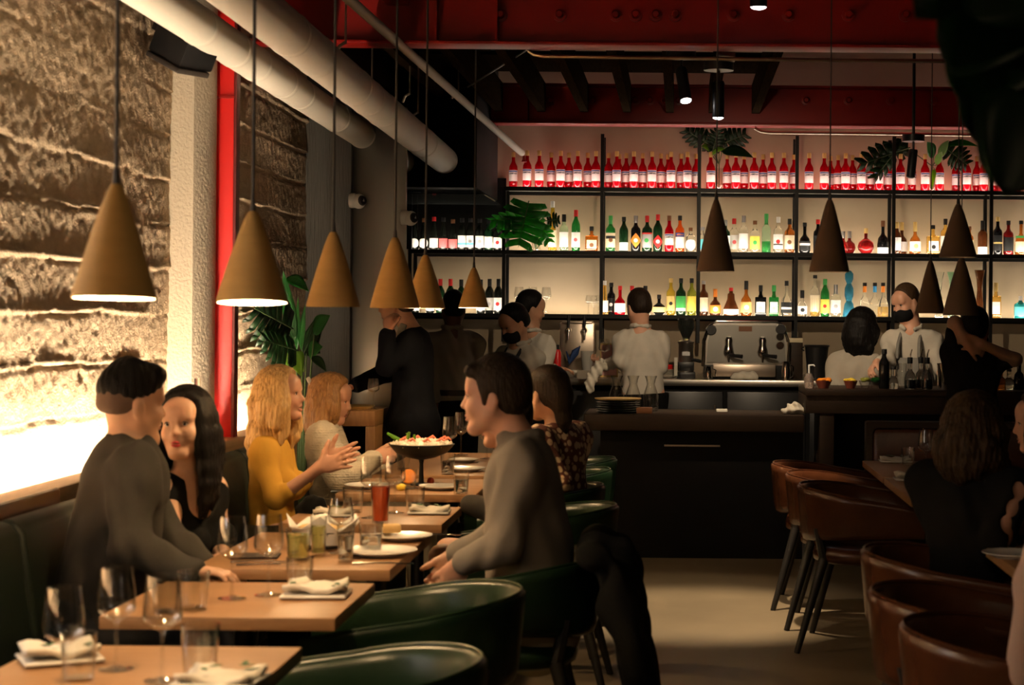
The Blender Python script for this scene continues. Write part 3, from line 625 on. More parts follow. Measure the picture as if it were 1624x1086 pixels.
# stemware on the lower shelf
def wineglass(h, r, label, loc, group=None, bowl=.46, fill=None, nm='wine_glass', wall=.0011, n=28):
    """stem glass: base, stem and bowl in one blown body"""
    key = ('wg', h, r, bowl, wall)
    if key not in PROTO:
        b0 = h*(1-bowl); w = wall
        outer = [(0, 0), (r*.92, 0), (r*.92, .002), (r*.5, .004), (.006, .010), (.0038, .03), (.0036, b0-.012), (.006, b0-.002), (r*.55, b0+h*.035), (r*.93, b0+h*.09), (r, b0+h*.14), (r*.97, b0+h*.25), (r*.80, h)]
        inner = [(r*.80-w, h), (r*.97-w, b0+h*.25), (r-w, b0+h*.14), (r*.93-w, b0+h*.095), (r*.53, b0+h*.045), (0, b0+.004)]
        PROTO[key] = MB().lathe(outer+inner, n).mesh('wine_glass', 'clear_glass', 60)
    o = link(nm, PROTO[key]); o.location = loc
    return tag(o, label, 'glass', group)
for x, hh, rr, lb in ((824, 43, .042, 'left'), (845.5, 43, .042, 'middle'), (867, 43, .042, 'right')):
    wineglass(hh*K, rr, f'empty wine glass on the lower shelf, {lb} of three above the servers', (P(x, 400, 14.78).x, 14.78, Z1+.004), 'wine glasses on the lower shelf', wall=.002, n=20)
for x, lb in ((934, 'left'), (942, 'middle'), (950, 'right')):
    wineglass(31*K, .026, f'small stem glass on the lower shelf, {lb} of three beside the post', (P(x, 400, 14.78).x, 14.78+(.06 if lb == 'middle' else 0), Z1+.004), 'small stem glasses', wall=.002, n=20)

# ---------------------------------------------------------------- counters
mat('worktop_steel', (.5, .47, .42), .3, 1)
CZ = 1.04
bc = empty('back_counter', (-.93, 13.5, 0), 0, 'stainless topped back counter with dark cabinets under the shelving', 'counter')
MB().box((0, 0, CZ-.05), (5.1, 1.45, CZ), .006).build('worktop', 'worktop_steel', bc)
MB().box((.02, .06, .1), (5.1, 1.45, CZ-.05)).build('carcass', 'black_matt', bc)
for k in range(8):
    d = MB().box((.05+k*.62, .035, .15), (.05+k*.62+.59, .06, CZ-.09), .006).build('door', 'black_plastic', bc)
    MB().tube([(.05+k*.62+.53, .015, .6), (.05+k*.62+.53, .015, .85)], .008).build('handle', 'brushed', d)
# low front station
st = empty('front_station', (-.59, 11.2, 0), 0, 'low dark wood service counter in front of the espresso machine', 'counter')
MB().box((0, 0, .80), (1.37, .62, .905), .008).build('counter_top', 'dark_wood', st)
MB().box((.1, .1, 0), (1.37, .6, .80)).build('base', 'black_matt', st)
MB().box((.5, .085, .70), (.85, .1, .71)).build('rail', 'brushed', st)
# main bar right
br = empty('bar_counter', (.785, 11.16, 0), 0, 'raised dark wood bar counter with a thick post below the bartenders', 'counter')
MB().box((0, 0, 1.03), (3.3, .72, 1.07), .006).build('bar_top', 'dark_wood', br)
MB().box((.0, .02, .92), (3.3, .70, 1.03), .004).build('fascia', 'dark_wood', br)
MB().box((.09, .03, 0), (.18, .5, .92), .004).build('post', 'dark_wood', br)
MB().box((.18, .30, 0), (3.3, .60, .92)).build('front_panel', 'black_matt', br)
# side cabinet at the wall
cb = empty('side_cabinet', (-2.06, 10.45, 0), 0, 'light wood waiter station with an open front behind the white sweater', 'cabinet')
MB().box((0, 0, .86), (.30, .55, .95), .004).build('top', 'cabinet_wood', cb)
MB().box((.245, 0, 0), (.30, .55, .86), .003).build('side_panel', 'cabinet_wood', cb)
MB().box((0, .02, 0), (.05, .55, .86), .003).build('side_panel', 'cabinet_wood', cb)
MB().box((.05, .45, 0), (.245, .47, .86)).build('back_panel', 'black_matt', cb)
# ================================================================ IMPLICIT SURFACES (bodies, clothes, hair)
def A(*v): return np.array(v[0] if len(v) == 1 else v, np.float64)
class Field:
    def __init__(s): s.ops = []
    def cap(s, a, b, ra, rb=None, k=.03, flat=None, sub=False):
        s.ops.append(('cap', A(a), A(b), ra, ra if rb is None else rb, k, flat, sub)); return s
    def ell(s, c, r, R=None, k=.03, sub=False):
        s.ops.append(('ell', A(c), A(r), None if R is None else np.array(R), k, sub)); return s
    def chain(s, pts, rs, k=.02, flat=None):
        if not hasattr(rs, '__len__'): rs = [rs]*len(pts)
        for i in range(len(pts)-1): s.cap(pts[i], pts[i+1], rs[i], rs[i+1], k, flat)
        return s
    def plane(s, p, n, k=.008):            # keep the side the normal points away from
        s.ops.append(('pln', A(p), A(n)/np.linalg.norm(n), k)); return s
    def warp(s, fn): s.ops.append(('wrp', fn)); return s
    def bounds(s):
        lo, hi = A(9, 9, 9), A(-9, -9, -9)
        for o in s.ops:
            if o[0] == 'cap' and not o[7]:
                for p, r in ((o[1], o[3]), (o[2], o[4])): lo = np.minimum(lo, p-r); hi = np.maximum(hi, p+r)
            elif o[0] == 'ell' and not o[5]:
                r = max(o[2]); lo = np.minimum(lo, o[1]-r); hi = np.maximum(hi, o[1]+r)
        return lo, hi
    def mesh(s, name, m, res):
        lo, hi = s.bounds(); pad = .02+2*res; lo -= pad; hi += pad
        n = np.ceil((hi-lo)/res).astype(int)+1
        ax = [(lo[i]+res*np.arange(n[i])).astype(np.float32) for i in range(3)]
        D = np.full(n, .5, np.float32)
        for o in s.ops:
            if o[0] == 'wrp':
                msk = np.abs(D) < .05; ix = np.nonzero(msk)
                D[msk] += o[1](ax[0][ix[0]], ax[1][ix[1]], ax[2][ix[2]]).astype(np.float32); continue
            if o[0] == 'pln':
                d = sum((ax[i]-o[1][i]).reshape([-1 if j == i else 1 for j in range(3)])*o[2][i] for i in range(3))
                k = o[3]; h = np.maximum(k-np.abs(D-d), 0)/k; D = np.maximum(D, d)+h*h*k/4; continue
            if o[0] == 'cap': l = np.minimum(o[1], o[2])-max(o[3], o[4]); u = np.maximum(o[1], o[2])+max(o[3], o[4]); k = o[5]; sub = o[7]
            else: r = max(o[2]); l = o[1]-r; u = o[1]+r; k = o[4]; sub = o[5]
            mg = k+2.5*res
            i0 = np.clip(np.floor((l-mg-lo)/res).astype(int), 0, n-1); i1 = np.clip(np.ceil((u+mg-lo)/res).astype(int)+1, 0, n)
            if np.any(i1 <= i0): continue
            sl = tuple(slice(a, b) for a, b in zip(i0, i1))
            X = ax[0][sl[0]][:, None, None]; Y = ax[1][sl[1]][None, :, None]; Z = ax[2][sl[2]][None, None, :]
            if o[0] == 'cap':
                a, b = o[1], o[2]; ba = b-a; L2 = max(float(ba@ba), 1e-9)
                px, py, pz = X-a[0], Y-a[1], Z-a[2]
                t = np.clip((px*ba[0]+py*ba[1]+pz*ba[2])/L2, 0, 1)
                qx, qy, qz = px-t*ba[0], py-t*ba[1], pz-t*ba[2]
                sc = 1
                if o[6] is not None:
                    nn, f = A(o[6][0]), o[6][1]; dn = (qx*nn[0]+qy*nn[1]+qz*nn[2])*(1/f-1); qx = qx+nn[0]*dn; qy = qy+nn[1]*dn; qz = qz+nn[2]*dn; sc = min(1, (1+f)/2)
                d = (np.sqrt(qx*qx+qy*qy+qz*qz)-(o[3]+(o[4]-o[3])*t))*sc
            else:
                c, r, Rm = o[1], o[2], o[3]; px, py, pz = X-c[0], Y-c[1], Z-c[2]
                if Rm is not None:
                    px, py, pz = (px*Rm[0, 0]+py*Rm[1, 0]+pz*Rm[2, 0]), (px*Rm[0, 1]+py*Rm[1, 1]+pz*Rm[2, 1]), (px*Rm[0, 2]+py*Rm[1, 2]+pz*Rm[2, 2])
                k0 = np.sqrt((px/r[0])**2+(py/r[1])**2+(pz/r[2])**2)+1e-9; k1 = np.sqrt((px/r[0]**2)**2+(py/r[1]**2)**2+(pz/r[2]**2)**2)+1e-9
                d = k0*(k0-1)/k1
            E = D[sl]
            if sub: d = -d; h = np.maximum(k-np.abs(E-d), 0)/k; D[sl] = np.maximum(E, d)+h*h*k/4
            else: h = np.maximum(k-np.abs(E-d), 0)/k; D[sl] = np.minimum(E, d)-h*h*k/4
        D[0] = D[-1] = .5; D[:, 0] = D[:, -1] = .5; D[:, :, 0] = D[:, :, -1] = .5
        V, Q = surface_nets(D); return fast_mesh(name, V*res+lo, Q, m)
def surface_nets(D):
    S = D < 0; n = D.shape
    cnt = np.zeros([k-1 for k in n], np.int8)
    for dx in (0, 1):
        for dy in (0, 1):
            for dz in (0, 1): cnt += S[dx:n[0]-1+dx, dy:n[1]-1+dy, dz:n[2]-1+dz]
    I, J, K_ = np.nonzero((cnt > 0) & (cnt < 8)); idx = np.full(cnt.shape, -1, np.int64); idx[I, J, K_] = np.arange(len(I))
    acc = np.zeros((len(I), 3)); c = np.zeros(len(I))
    cor = [(x, y, z) for x in (0, 1) for y in (0, 1) for z in (0, 1)]
    for a in cor:
        for ax_ in range(3):
            if a[ax_]: continue
            b = list(a); b[ax_] = 1
            da = D[I+a[0], J+a[1], K_+a[2]]; db = D[I+b[0], J+b[1], K_+b[2]]
            mk = (da < 0) != (db < 0); t = np.where(mk, da/np.where(mk, da-db, 1), 0)
            for i in range(3): acc[:, i] += np.where(mk, a[i]+(t if i == ax_ else 0), 0)
            c += mk
    V = np.stack([I, J, K_], -1)+acc/c[:, None]
    Qs = []
    for ax_ in range(3):
        sl0 = [slice(1, -1)]*3; sl0[ax_] = slice(0, -1); sl1 = [slice(1, -1)]*3; sl1[ax_] = slice(1, None)
        a, b = S[tuple(sl0)], S[tuple(sl1)]
        i, j, k = np.nonzero(a != b); p = [i, j, k]; flip = b[i, j, k]
        o1, o2 = [(1, 2), (2, 0), (0, 1)][ax_]
        base = [p[0]+(0 if ax_ == 0 else 1), p[1]+(0 if ax_ == 1 else 1), p[2]+(0 if ax_ == 2 else 1)]
        def cell(u, v):
            q = [x.copy() for x in base]; q[o1] = q[o1]-u; q[o2] = q[o2]-v; return idx[q[0], q[1], q[2]]
        q = np.stack([cell(1, 1), cell(0, 1), cell(0, 0), cell(1, 0)], -1)
        q[flip] = q[flip][:, ::-1]; Qs.append(q)
    return V, np.concatenate(Qs)

# ---------------------------------------------------------------- people
for nm, c in (('skin_fair', (.60, .32, .21)), ('skin_tan', (.52, .28, .165)), ('skin_light', (.62, .36, .235)), ('skin_dark', (.16, .075, .045)), ('skin_olive', (.45, .235, .14))):
    mat(nm, c, .48, bump=(180, .1, .001), vary=(20, tuple(x*.86 for x in c)), sss=.12)
mat('eye_white', (.75, .72, .68), .15); mat('iris', (.02, .012, .008), .1); mat('lip', (.40, .16, .12), .4); mat('lip_red', (.5, .06, .06), .3); mat('brow_dark', (.02, .013, .01), .7); mat('brow_fair', (.2, .11, .05), .7); mat('teeth', (.8, .77, .7), .25)
def hairm(n, c, c2, sc=26): return mat(n, c, .42, vary=(sc, c2, .22), stretch=(3.2, 3.2, .35), bump=(70, .55, .006), spec=.4 if c[0] > .1 else .09)
hairm('hair_black', (.010, .008, .007), (.004, .004, .004)); hairm('hair_dark', (.028, .017, .011), (.010, .007, .005)); hairm('hair_brown', (.07, .04, .02), (.03, .017, .01))
hairm('hair_blonde', (.74, .48, .19), (.33, .18, .06)); hairm('hair_sandy', (.40, .21, .075), (.17, .08, .028)); hairm('hair_mixed', (.075, .042, .02), (.008, .006, .005), 14)
def cloth(n, c, c2=None, sc=8, b=(220, .35, .003), rough=.9, sheen=0): return mat(n, c, rough, vary=(sc, c2 or tuple(x*.8 for x in c), .3), bump=b, sheen=sheen, spec=.12)
cloth('cloth_charcoal', (.036, .032, .027)); cloth('cloth_black', (.0055, .0055, .005)); cloth('cloth_grey', (.19, .165, .135)); cloth('cloth_yellow', (.55, .30, .045), b=(150, .3, .003)); cloth('cloth_white_knit', (.62, .55, .42), b=(90, .8, .006))
cloth('cloth_shirt', (.40, .36, .30)); cloth('cloth_shirt_white', (.52, .48, .41)); cloth('cloth_shirt_grey', (.32, .28, .225)); cloth('cloth_suit', (.005, .006, .009)); cloth('cloth_apron', (.22, .21, .19), sc=30); cloth('cloth_denim', (.02, .02, .022)); cloth('cloth_beige', (.42, .36, .26)); cloth('cloth_olive', (.10, .085, .05)); cloth('cloth_pink', (.5, .36, .3)); cloth('cloth_mask', (.009, .009, .01))

def basis(front, up=(0, 0, 1)):
    f = A(front)/np.linalg.norm(front); u = A(up)-f*(A(up)@f); u /= np.linalg.norm(u); r = np.cross(f, u); return np.stack([r, f, u], 1)  # columns right, front, up
def face_dir(yaw, pitch=0, roll=0):
    """yaw: 0 faces +y (away), 90 faces -x, -90 faces +x, 180 faces the camera; degrees"""
    E = Euler((R_(pitch), R_(roll), R_(yaw)), 'XYZ').to_matrix(); return np.array(E)
class Head:
    def __init__(s, c, yaw, pitch=0, roll=0, sc=1.0): s.c = A(c); s.R = face_dir(yaw, pitch, roll); s.s = sc
    def __call__(s, x, y, z): return s.c+s.R@(A(x, y, z)*s.s)
def head_field(F, H, fem=False, ears=True, mouth=0):
    s = H.s; e = lambda c, r, k=.02, sub=False: F.ell(H(*c), A(r)*s, H.R, k*s, sub)
    c = lambda a, b, ra, rb, k=.015: F.cap(H(*a), H(*b), ra*s, rb*s, k*s)
    e((0, -.014, .036), (.074, .094, .084), .02)
    e((0, .022, -.03), (.062, .066, .082), .04)
    w = .9 if fem else 1
    for d in (-1, 1):
        c((d*.058*w, .005, -.05), (d*.02, .066, -.102), .020, .017, .03)
        e((d*.034, .060, -.034), (.026, .024, .024), .03)
        e((d*.033, .0745, .018), (.020, .010, .007), .016)
        e((d*.031, .0865, .001), (.0145, .0095, .0085), .010, True)
        e((d*.031, .0715, .001), (.0140, .0125, .0125), .004)
        if ears:
            e((d*.077, -.006, -.012), (.0085, .019, .031), .008); e((d*.086, .000, -.010), (.006, .010, .017), .006, True)
    e((0, .070, -.106 if not fem else -.102), (.020 if not fem else .015, .017, .014), .03)
    e((0, .066, .048), (.05, .02, .028), .04)
    c((0, .0835, .010), (0, .1035, -.028), .0075, .0105, .014); 
    for d in (-1, 1): e((d*.0125, .091, -.033), (.0075, .0085, .0065), .008)
    e((0, .082, -.058), (.022, .012, .016), .018)
    if mouth: e((0, .096, -.068), (.016, .012, .005*mouth), .004, True)
def head_parts(H, root, lips='lip', brow='brow_dark', eyes=True, mouth=0, fem=False):
    s = H.s
    M4 = Matrix.Translation(H.c) @ Matrix(H.R.tolist()).to_4x4() @ Matrix.Scale(s, 4)
    for d in (-1, 1):
        if eyes:
            o = MB().lathe([(0, -.0117), (.006, -.0105), (.0117, 0), (.0085, .0085), (.0058, .0104), (0, .0117)], 16, M4 @ TM((d*.031, .0738, .001), rx=-math.pi/2)).build('eye', 'eye_white', root)
            MB().sphere((0, 0, 0), .0062, 12, (1, .35, 1)).build('iris', 'iris', o).matrix_local = M4 @ TM((d*.031-d*.0006, .0843, .001))
            MB().tube([M4 @ Vector((d*x, y, z)) for x, y, z in ((.018, .0815, .001), (.024, .0862, .0068), (.031, .0878, .0085), (.038, .0855, .0068), (.0445, .0785, .0015))], [.0009*s, .0022*s, .0026*s, .0024*s, .0012*s], 6).build('eyelid', brow, root)
        MB().tube([M4 @ Vector((d*x, y, z)) for x, y, z in ((.014, .0845, .0215), (.026, .0860, .0260), (.038, .0815, .0262), (.049, .0705, .0205))], [.0026*s, .0034*s, .003*s, .0012*s], 6).build('eyebrow', brow, root)
    g = .003*mouth
    u = MB().tube([M4 @ Vector(p) for p in ((-.0225, .0800, -.0665), (-.011, .0915, -.0625+g*.4), (-.003, .0950, -.0605+g), (.003, .0950, -.0605+g), (.011, .0915, -.0625+g*.4), (.0225, .0800, -.0665))], [.0012*s, .0042*s, .0046*s, .0046*s, .0042*s, .0012*s], 8)
    u.tube([M4 @ Vector(p) for p in ((-.0225, .0795, -.0670), (-.010, .0910, -.0720-g), (0, .0930, -.0735-g*1.6), (.010, .0910, -.0720-g), (.0225, .0795, -.0670))], [.0012*s, .0046*s, .0054*s, .0046*s, .0012*s], 8)
    u.build('lips', lips, root)
    if mouth: MB().box((-.013, .083, -.0665), (.013, .0895, -.0625), .001, M4).build('teeth', 'teeth', root)
def hand_field(F, w, d, n, right=True, s=1.0, curl=(.25, .3, .3, .35), spread=.10, thumb=.6, k=.008, tcurl=.25):
    """w wrist, d direction of the fingers, n palm normal"""
    w = A(w); d = A(d)/np.linalg.norm(d); n = A(n)-d*(A(n)@d); n /= np.linalg.norm(n)
    t = np.cross(d, n)*(1 if right else -1)        # towards the thumb
    L = [.072, .080, .074, .058]; base = [.026, .009, -.009, -.025]
    F.cap(w, w+d*.045*s, .024*s, .030*s, .02, (n, .55))
    F.cap(w+d*.04*s+t*.018*s, w+d*.078*s+t*.020*s, .019*s, .016*s, .015, (n, .62)); F.cap(w+d*.04*s-t*.014*s, w+d*.074*s-t*.020*s, .020*s, .015*s, .015, (n, .62))
    for i in range(4):
        p = w+(d*(.080 if i < 3 else .074)+t*base[i])*s; a0 = spread*(1.5-i)
        dd = d*math.cos(a0)+t*math.sin(a0); ang = 0; r = [.0088, .0090, .0086, .0076][i]*s
        for j, fr in enumerate((.46, .30, .24)):
            ang += curl[i]*(1 if j == 0 else 1.15); v = dd*math.cos(ang)+n*math.sin(ang); q = p+v*L[i]*fr*s
            F.cap(p, q, r, r*.93, k); p = q; r *= .92
    p = w+(d*.018+t*.020)*s; v = d*math.cos(thumb)+t*math.sin(thumb)+n*tcurl; v /= np.linalg.norm(v)
    q = p+v*.042*s; F.cap(p, q, .0145*s, .0115*s, .015); v2 = v+n*tcurl*.8+d*.25; v2 /= np.linalg.norm(v2); q2 = q+v2*.030*s; F.cap(q, q2, .0112*s, .0098*s, k); F.cap(q2, q2+v2*.022*s, .0098*s, .0080*s, k)

def person(label, H, J, skin, top=None, top_m=None, bottom_m=None, res=.006, fem=False, hair=None, infl=.014, sleeve=1.0, hands=None, parts=None, fold=.004, group=None, collar=0, wide=1.0, waist=.125, chest=.15, mouth=0, ears=True, hem=None, neck_r=None, knit=None, cuff=0, arm_k=1.0, bust=0, body_cut=None, nbu=.035):
    """J: dict of world joints Sr Sl Er El Wr Wl pel (hip centre), optional Kr Kl Ar Al, chestup; builds a continuous body with clothes and hair as children"""
    J = {k: A(v) for k, v in J.items()}
    root = empty('person', (float(J['pel'][0]), float(J['pel'][1]), 0), 0, label, 'person', group)
    off = Matrix.Translation((-float(J['pel'][0]), -float(J['pel'][1]), 0))
    SCn = (J['Sr']+J['Sl'])/2; up = SCn-J['pel']; LT = np.linalg.norm(up); up /= LT
    side = J['Sr']-J['Sl']; sw = np.linalg.norm(side); side /= sw; front = np.cross(up, side); front /= np.linalg.norm(front)
    nb = SCn+up*nbu-front*.005; nr = neck_r or (.046 if fem else .056)
    F = Field(); head_field(F, H, fem, ears, mouth)
    F.cap(H(0, -.022, -.045), nb, nr*.96, nr*1.08, .03)
    def torso(F, g, k=.05, z=0):
        f = (front, .70)
        mid = J['pel']+up*LT*.42+front*J.get('belly', 0) if 'belly' not in J else J['pel']+up*LT*.42
        F.cap(SCn-up*.085, mid, (chest*wide+g), (waist*wide+g), k, f)
        F.cap(mid, J['pel']+up*.02, waist*wide+g, (waist*wide+.018+g), k, (front, .78))
        for S_ in ('Sr', 'Sl'):
            F.cap(nb-up*.015, J[S_]-up*.008, .042+g*.6, .050+g, .05); F.cap(J[S_]-up*.01, SCn-up*.12+(J[S_]-SCn)*.6, .058*wide+g, .075*wide+g, .05, f)
        if bust:
            for d in (-1, 1): F.ell(SCn-up*.165+front*(.085*wide)+side*d*.066, A(.055, .05+bust*.02, .055)*1.0+g, np.stack([side, front, up], 1), .04)
    def arm(F, s_, g, upto=1.0, k=.035):
        S_, E_, W_ = J['S'+s_], J['E'+s_], J['W'+s_]; ak = arm_k
        if upto <= .5:
            F.cap(S_-up*.012, S_+(E_-S_)*upto*2, .050*ak+g, .043*ak+g, k)
        else:
            F.cap(S_-up*.012, E_, .050*ak+g, .040*ak+g, k); t = (upto-.5)*2
            F.cap(E_, E_+(W_-E_)*t, .040*ak+g, (.040+(.026-.040)*t)*ak+g*(1 if t > .95 else 1), k*.6)
    torso(F, 0)
    for s_ in ('r', 'l'):
        if 'E'+s_ in J: arm(F, s_, 0)
        if hands and s_ in hands:
            h = dict(hands[s_]); hand_field(F, J['W'+s_], h.pop('d'), h.pop('n'), s_ == 'r', **h)
    def legs(F, g):
        for s_, sg in (('r', 1), ('l', -1)):
            if 'K'+s_ in J:
                hp = J['pel']+side*sg*.085
                F.cap(hp, J['K'+s_], .082+g, .058+g, .05 if g > 0 else .02)
                if 'A'+s_ in J: F.cap(J['K'+s_], J['A'+s_], .056+g, .038+g, .03)
    legs(F, -.012)
    if body_cut is not None: F.plane(body_cut, (0, 0, -1))
    def fin(F, nm, m_, r):
        me = F.mesh(nm, m_, r); me.transform(off); return link(nm, me, root)
    for s_ in ('r', 'l'):
        if 'A'+s_ in J:
            tdir = A((J['K'+s_]-J['pel'])[0], (J['K'+s_]-J['pel'])[1], 0); tdir = front*A(1, 1, 0) if np.linalg.norm(tdir) < .12 else tdir; tdir /= np.linalg.norm(tdir)
            G_ = Field().cap(J['A'+s_]+A(0, 0, -.03), J['A'+s_]+tdir*.15+A(0, 0, -.055), .045, .034, .02, ((0, 0, 1), .8)); fin(G_, 'shoe', 'black_plastic', max(res, .008))
    fin(F, 'body', skin, res)
    if top_m:
        T = Field(); torso(T, infl)
        for s_ in ('r', 'l'):
            if 'E'+s_ in J and sleeve > 0: arm(T, s_, infl*.95, sleeve)
            if cuff and 'E'+s_ in J and sleeve >= .9:
                E_, W_ = J['E'+s_], J['W'+s_]; T.cap(E_+(W_-E_)*(sleeve*.9-.02), E_+(W_-E_)*(2*sleeve-1)*.99, .030+infl+cuff, .026+infl+cuff, .01)
        nk = H(0, -.022, -.045)-nb; nk /= np.linalg.norm(nk); T.cap(nb+nk*.034+front*.008, nb+nk*.16+front*.012, nr+.006, nr+.03, .012, None, True)
        if collar:
            for q in range(8):
                a = -2.6+5.2*q/8; b_ = -2.6+5.2*(q+1)/8; g_ = lambda t: nb+up*.036+side*math.sin(t)*(nr+.012)-front*math.cos(t)*(nr+.010)-up*.012*max(0, -math.cos(t))
                T.cap(g_(a), g_(b_), collar, None, .008)
        if top: top(T, dict(SC=SCn, up=up, side=side, front=front, nb=nb, J=J, nr=nr))
        if fold:
            sd = random.random()*9
            def wf(x, y, z):
                q = fold*(np.sin(31*z+9*np.sin(11*x+sd)+7*y)*.5+np.sin(47*(x+y)+23*z+sd)*.3+np.sin(19*(x-y)-37*z+2*sd)*.4)
                if knit: q = q+knit*np.sin(z*2*math.pi/.012)
                return q
            T.warp(wf)
        T.plane(J['pel']+up*(hem if hem is not None else -.10), -up)
        fin(T, J.get('topname', 'sweater') if False else 'top', top_m, res)
    if bottom_m and 'Kr' in J:
        B = Field(); legs(B, .016); B.cap(J['pel']+up*.02, J['pel']-up*.03, waist*wide+.034, waist*wide+.04, .05, (front, .82)); B.plane(J['pel']+up*(.06 if hem is None else hem+.012), up)
        if 'Ar' in J: B.plane((0, 0, .07), (0, 0, -1))
        fin(B, 'trousers', bottom_m, max(res, .008))
    if hair:
        for nm, m_, fn in hair:
            hf = Field(); fn(hf, H, dict(SC=SCn, up=up, side=side, front=front, nb=nb, J=J)); fin(hf, nm, m_, res)
    if parts: parts(H, root, off)
    return root
def face(lips='lip', brow='brow_dark', mouth=0):
    def fn(H, root, off):
        H2 = Head(H.c+A(off.translation), 0); H2.R = H.R; H2.s = H.s; head_parts(H2, root, lips, brow, True, mouth)
    return fn
# hair shapes in head space
def hair_short(top=.012, side=.006, back=.008, front=.058, quiff=0, low=-.045, temple=.0, lift=0):
    def fn(F, H, B):
        s = H.s
        F.ell(H(0, -.016, .040+lift), A(.074+side, .094+back, .084+top)*s, H.R, .02)
        F.ell(H(0, -.055, -.015), A(.062+side, .050+back, .06)*s, H.R, .03)
        n = H.R@A(0, .80, -.60); F.plane(H(0, front, .036), n, .02)          # clear the face
        n = H.R@A(0, .94, -.34); F.plane(H(0, .012+temple, -.012), n, .012)
        n = H.R@A(0, -.12, -1); F.plane(H(0, -.05, low-.02), n, .02)
        if quiff: F.cap(H(-.05, .062, .092), H(.05, .062, .092), .022*s, None, .03); F.cap(H(-.04, .02, .112), H(.04, .02, .112), .02*s, None, .04)
        F.warp(lambda x, y, z: .0016*np.sin(260*x+90*z)*np.sin(240*y+70*z))
    return fn
def hair_long(length=.34, width=.035, wave=.010, part=0, sides=(1, 1), fringe=0, back=1, vol=.016, front_len=None, seed=0, grooves=.0022, sweep=0):
    """cap over the skull plus locks falling beside and behind the head, following world down"""
    def fn(F, H, B):
        s = H.s; dn = A(0, 0, -1)
        F.ell(H(0, -.014, .040), A(.074+vol, .094+vol, .084+vol*.9)*s, H.R, .02)
        F.plane(H(0, .062+fringe, .026), H.R@A(0, .90, -.44), .02)
        F.plane(H(0, .030, .0), H.R@A(0, .96, -.28), .012)
        rs = np.random.RandomState(5+seed)
        for k in range(17):
            t = -1+2*k/16; a = t*2.05                # 0 = back of the head
            x, y = math.sin(a)*.080, -.012-math.cos(a)*.088
            if abs(a) > 1.5 and not sides[0 if a < 0 else 1]: continue
            if abs(a) <= 1.5 and not back: continue
            p = H(x, y, .02); L = (front_len if (front_len and abs(a) > 1.6) else length)*(.9+.2*rs.rand())
            out = H.R@A(math.sin(a), -math.cos(a), 0); out[2] = 0
            pts = [H(x*.8, y*.8, .07), p]; ph = rs.rand()*6
            for q in range(1, 7):
                f = q/6; pts.append(p+dn*L*f+out*(.018*math.sin(f*3.0)*s+.012*f*sweep)+side_(H)*wave*math.sin(f*9+ph)+out*wave*.6*math.cos(f*8+ph))
            F.chain(pts, [width*.7, width*.8, width*.92, width, width*.95, width*.85, width*.65, width*.28], .016)
        if grooves:
            def wf(x, y, z):
                a = np.arctan2(x-H.c[0], y-H.c[1]); return grooves*np.sin(46*a+3*np.sin(18*z))+grooves*.6*np.sin(83*a+5*np.sin(11*z+1))
            F.warp(wf)
    return fn
def side_(H): v = H.R@A(1, 0, 0); return v
# ================================================================ PEOPLE
def shoulders(c, yaw, w=.36, tilt=0):
    r = A(math.cos(R_(yaw)), math.sin(R_(yaw)), 0); c = A(c); return dict(Sr=c+r*w/2+A(0, 0, tilt), Sl=c-r*w/2-A(0, 0, tilt))
def legs_seated(pel, yaw, seat=.46, reach=.42, spread=.10):
    f = A(-math.sin(R_(yaw)), math.cos(R_(yaw)), 0); r = A(math.cos(R_(yaw)), math.sin(R_(yaw)), 0); p = A(pel); d = {}
    for s_, sg in (('r', 1), ('l', -1)):
        k = p+f*reach+r*sg*spread; k[2] = seat+.08; a = k+f*.02; a[2] = .09; d['K'+s_] = k; d['A'+s_] = a
    return d
def legs_standing(pel, yaw, spread=.09):
    f = A(-math.sin(R_(yaw)), math.cos(R_(yaw)), 0); r = A(math.cos(R_(yaw)), math.sin(R_(yaw)), 0); p = A(pel); d = {}
    for s_, sg in (('r', 1), ('l', -1)):
        k = p+r*sg*spread+f*.02; k[2] = .50; a = p+r*sg*(spread+.01); a[2] = .09; d['K'+s_] = k; d['A'+s_] = a
    return d
# 1 ---- man in charcoal sweatshirt, back to us on the banquette
H = Head(P(209, 641, 5.66), -52, -3, 0, 1.0)
J = shoulders(P(203, 737, 5.66), -66, .39); J['pel'] = A(-1.80, 5.62, .56)
J.update(Er=P(205, 868, 5.40), Wr=P(300, 905, 5.42), El=P(262, 850, 5.85), Wl=P(322, 900, 5.75)); J.update(legs_seated(J['pel'], -80, reach=.40))
def fade(F, H, B):
    F.ell(H(0, -.014, .036), A(.0762, .0962, .0862), H.R, .01); F.ell(H(0, -.055, -.02), A(.064, .052, .055), H.R, .03)
    F.plane(H(0, .035, .03), H.R@A(0, .93, -.36), .01); F.plane(H(0, -.05, -.034), H.R@A(0, -.1, -1), .03)
    F.warp(lambda x, y, z: .0008*np.sin(300*x)*np.sin(280*z))
def crop(F, H, B):
    F.ell(H(0, -.012, .050), A(.080, .100, .088), H.R, .02); F.cap(H(-.045, .058, .098), H(.045, .062, .098), .024, .024, .05); F.cap(H(-.04, -.02, .118), H(.04, -.02, .118), .022, None, .05)
    F.plane(H(0, 0, .014), H.R@A(0, .22, -1), .02); F.plane(H(0, .088, .06), H.R@A(0, .97, -.25), .015)
    F.warp(lambda x, y, z: .0022*np.sin(190*x+60*z)*np.sin(170*y-50*z))
def neck_rib(T, B):
    for q in range(16):
        a = 2*math.pi*q/16; b_ = 2*math.pi*(q+1)/16; f = lambda t: B['nb']+B['up']*(.034+.012*-math.cos(t))+B['side']*math.sin(t)*(B['nr']+.010)+B['front']*math.cos(t)*(B['nr']+.012)
        T.cap(f(a), f(b_), .0085, None, .008)
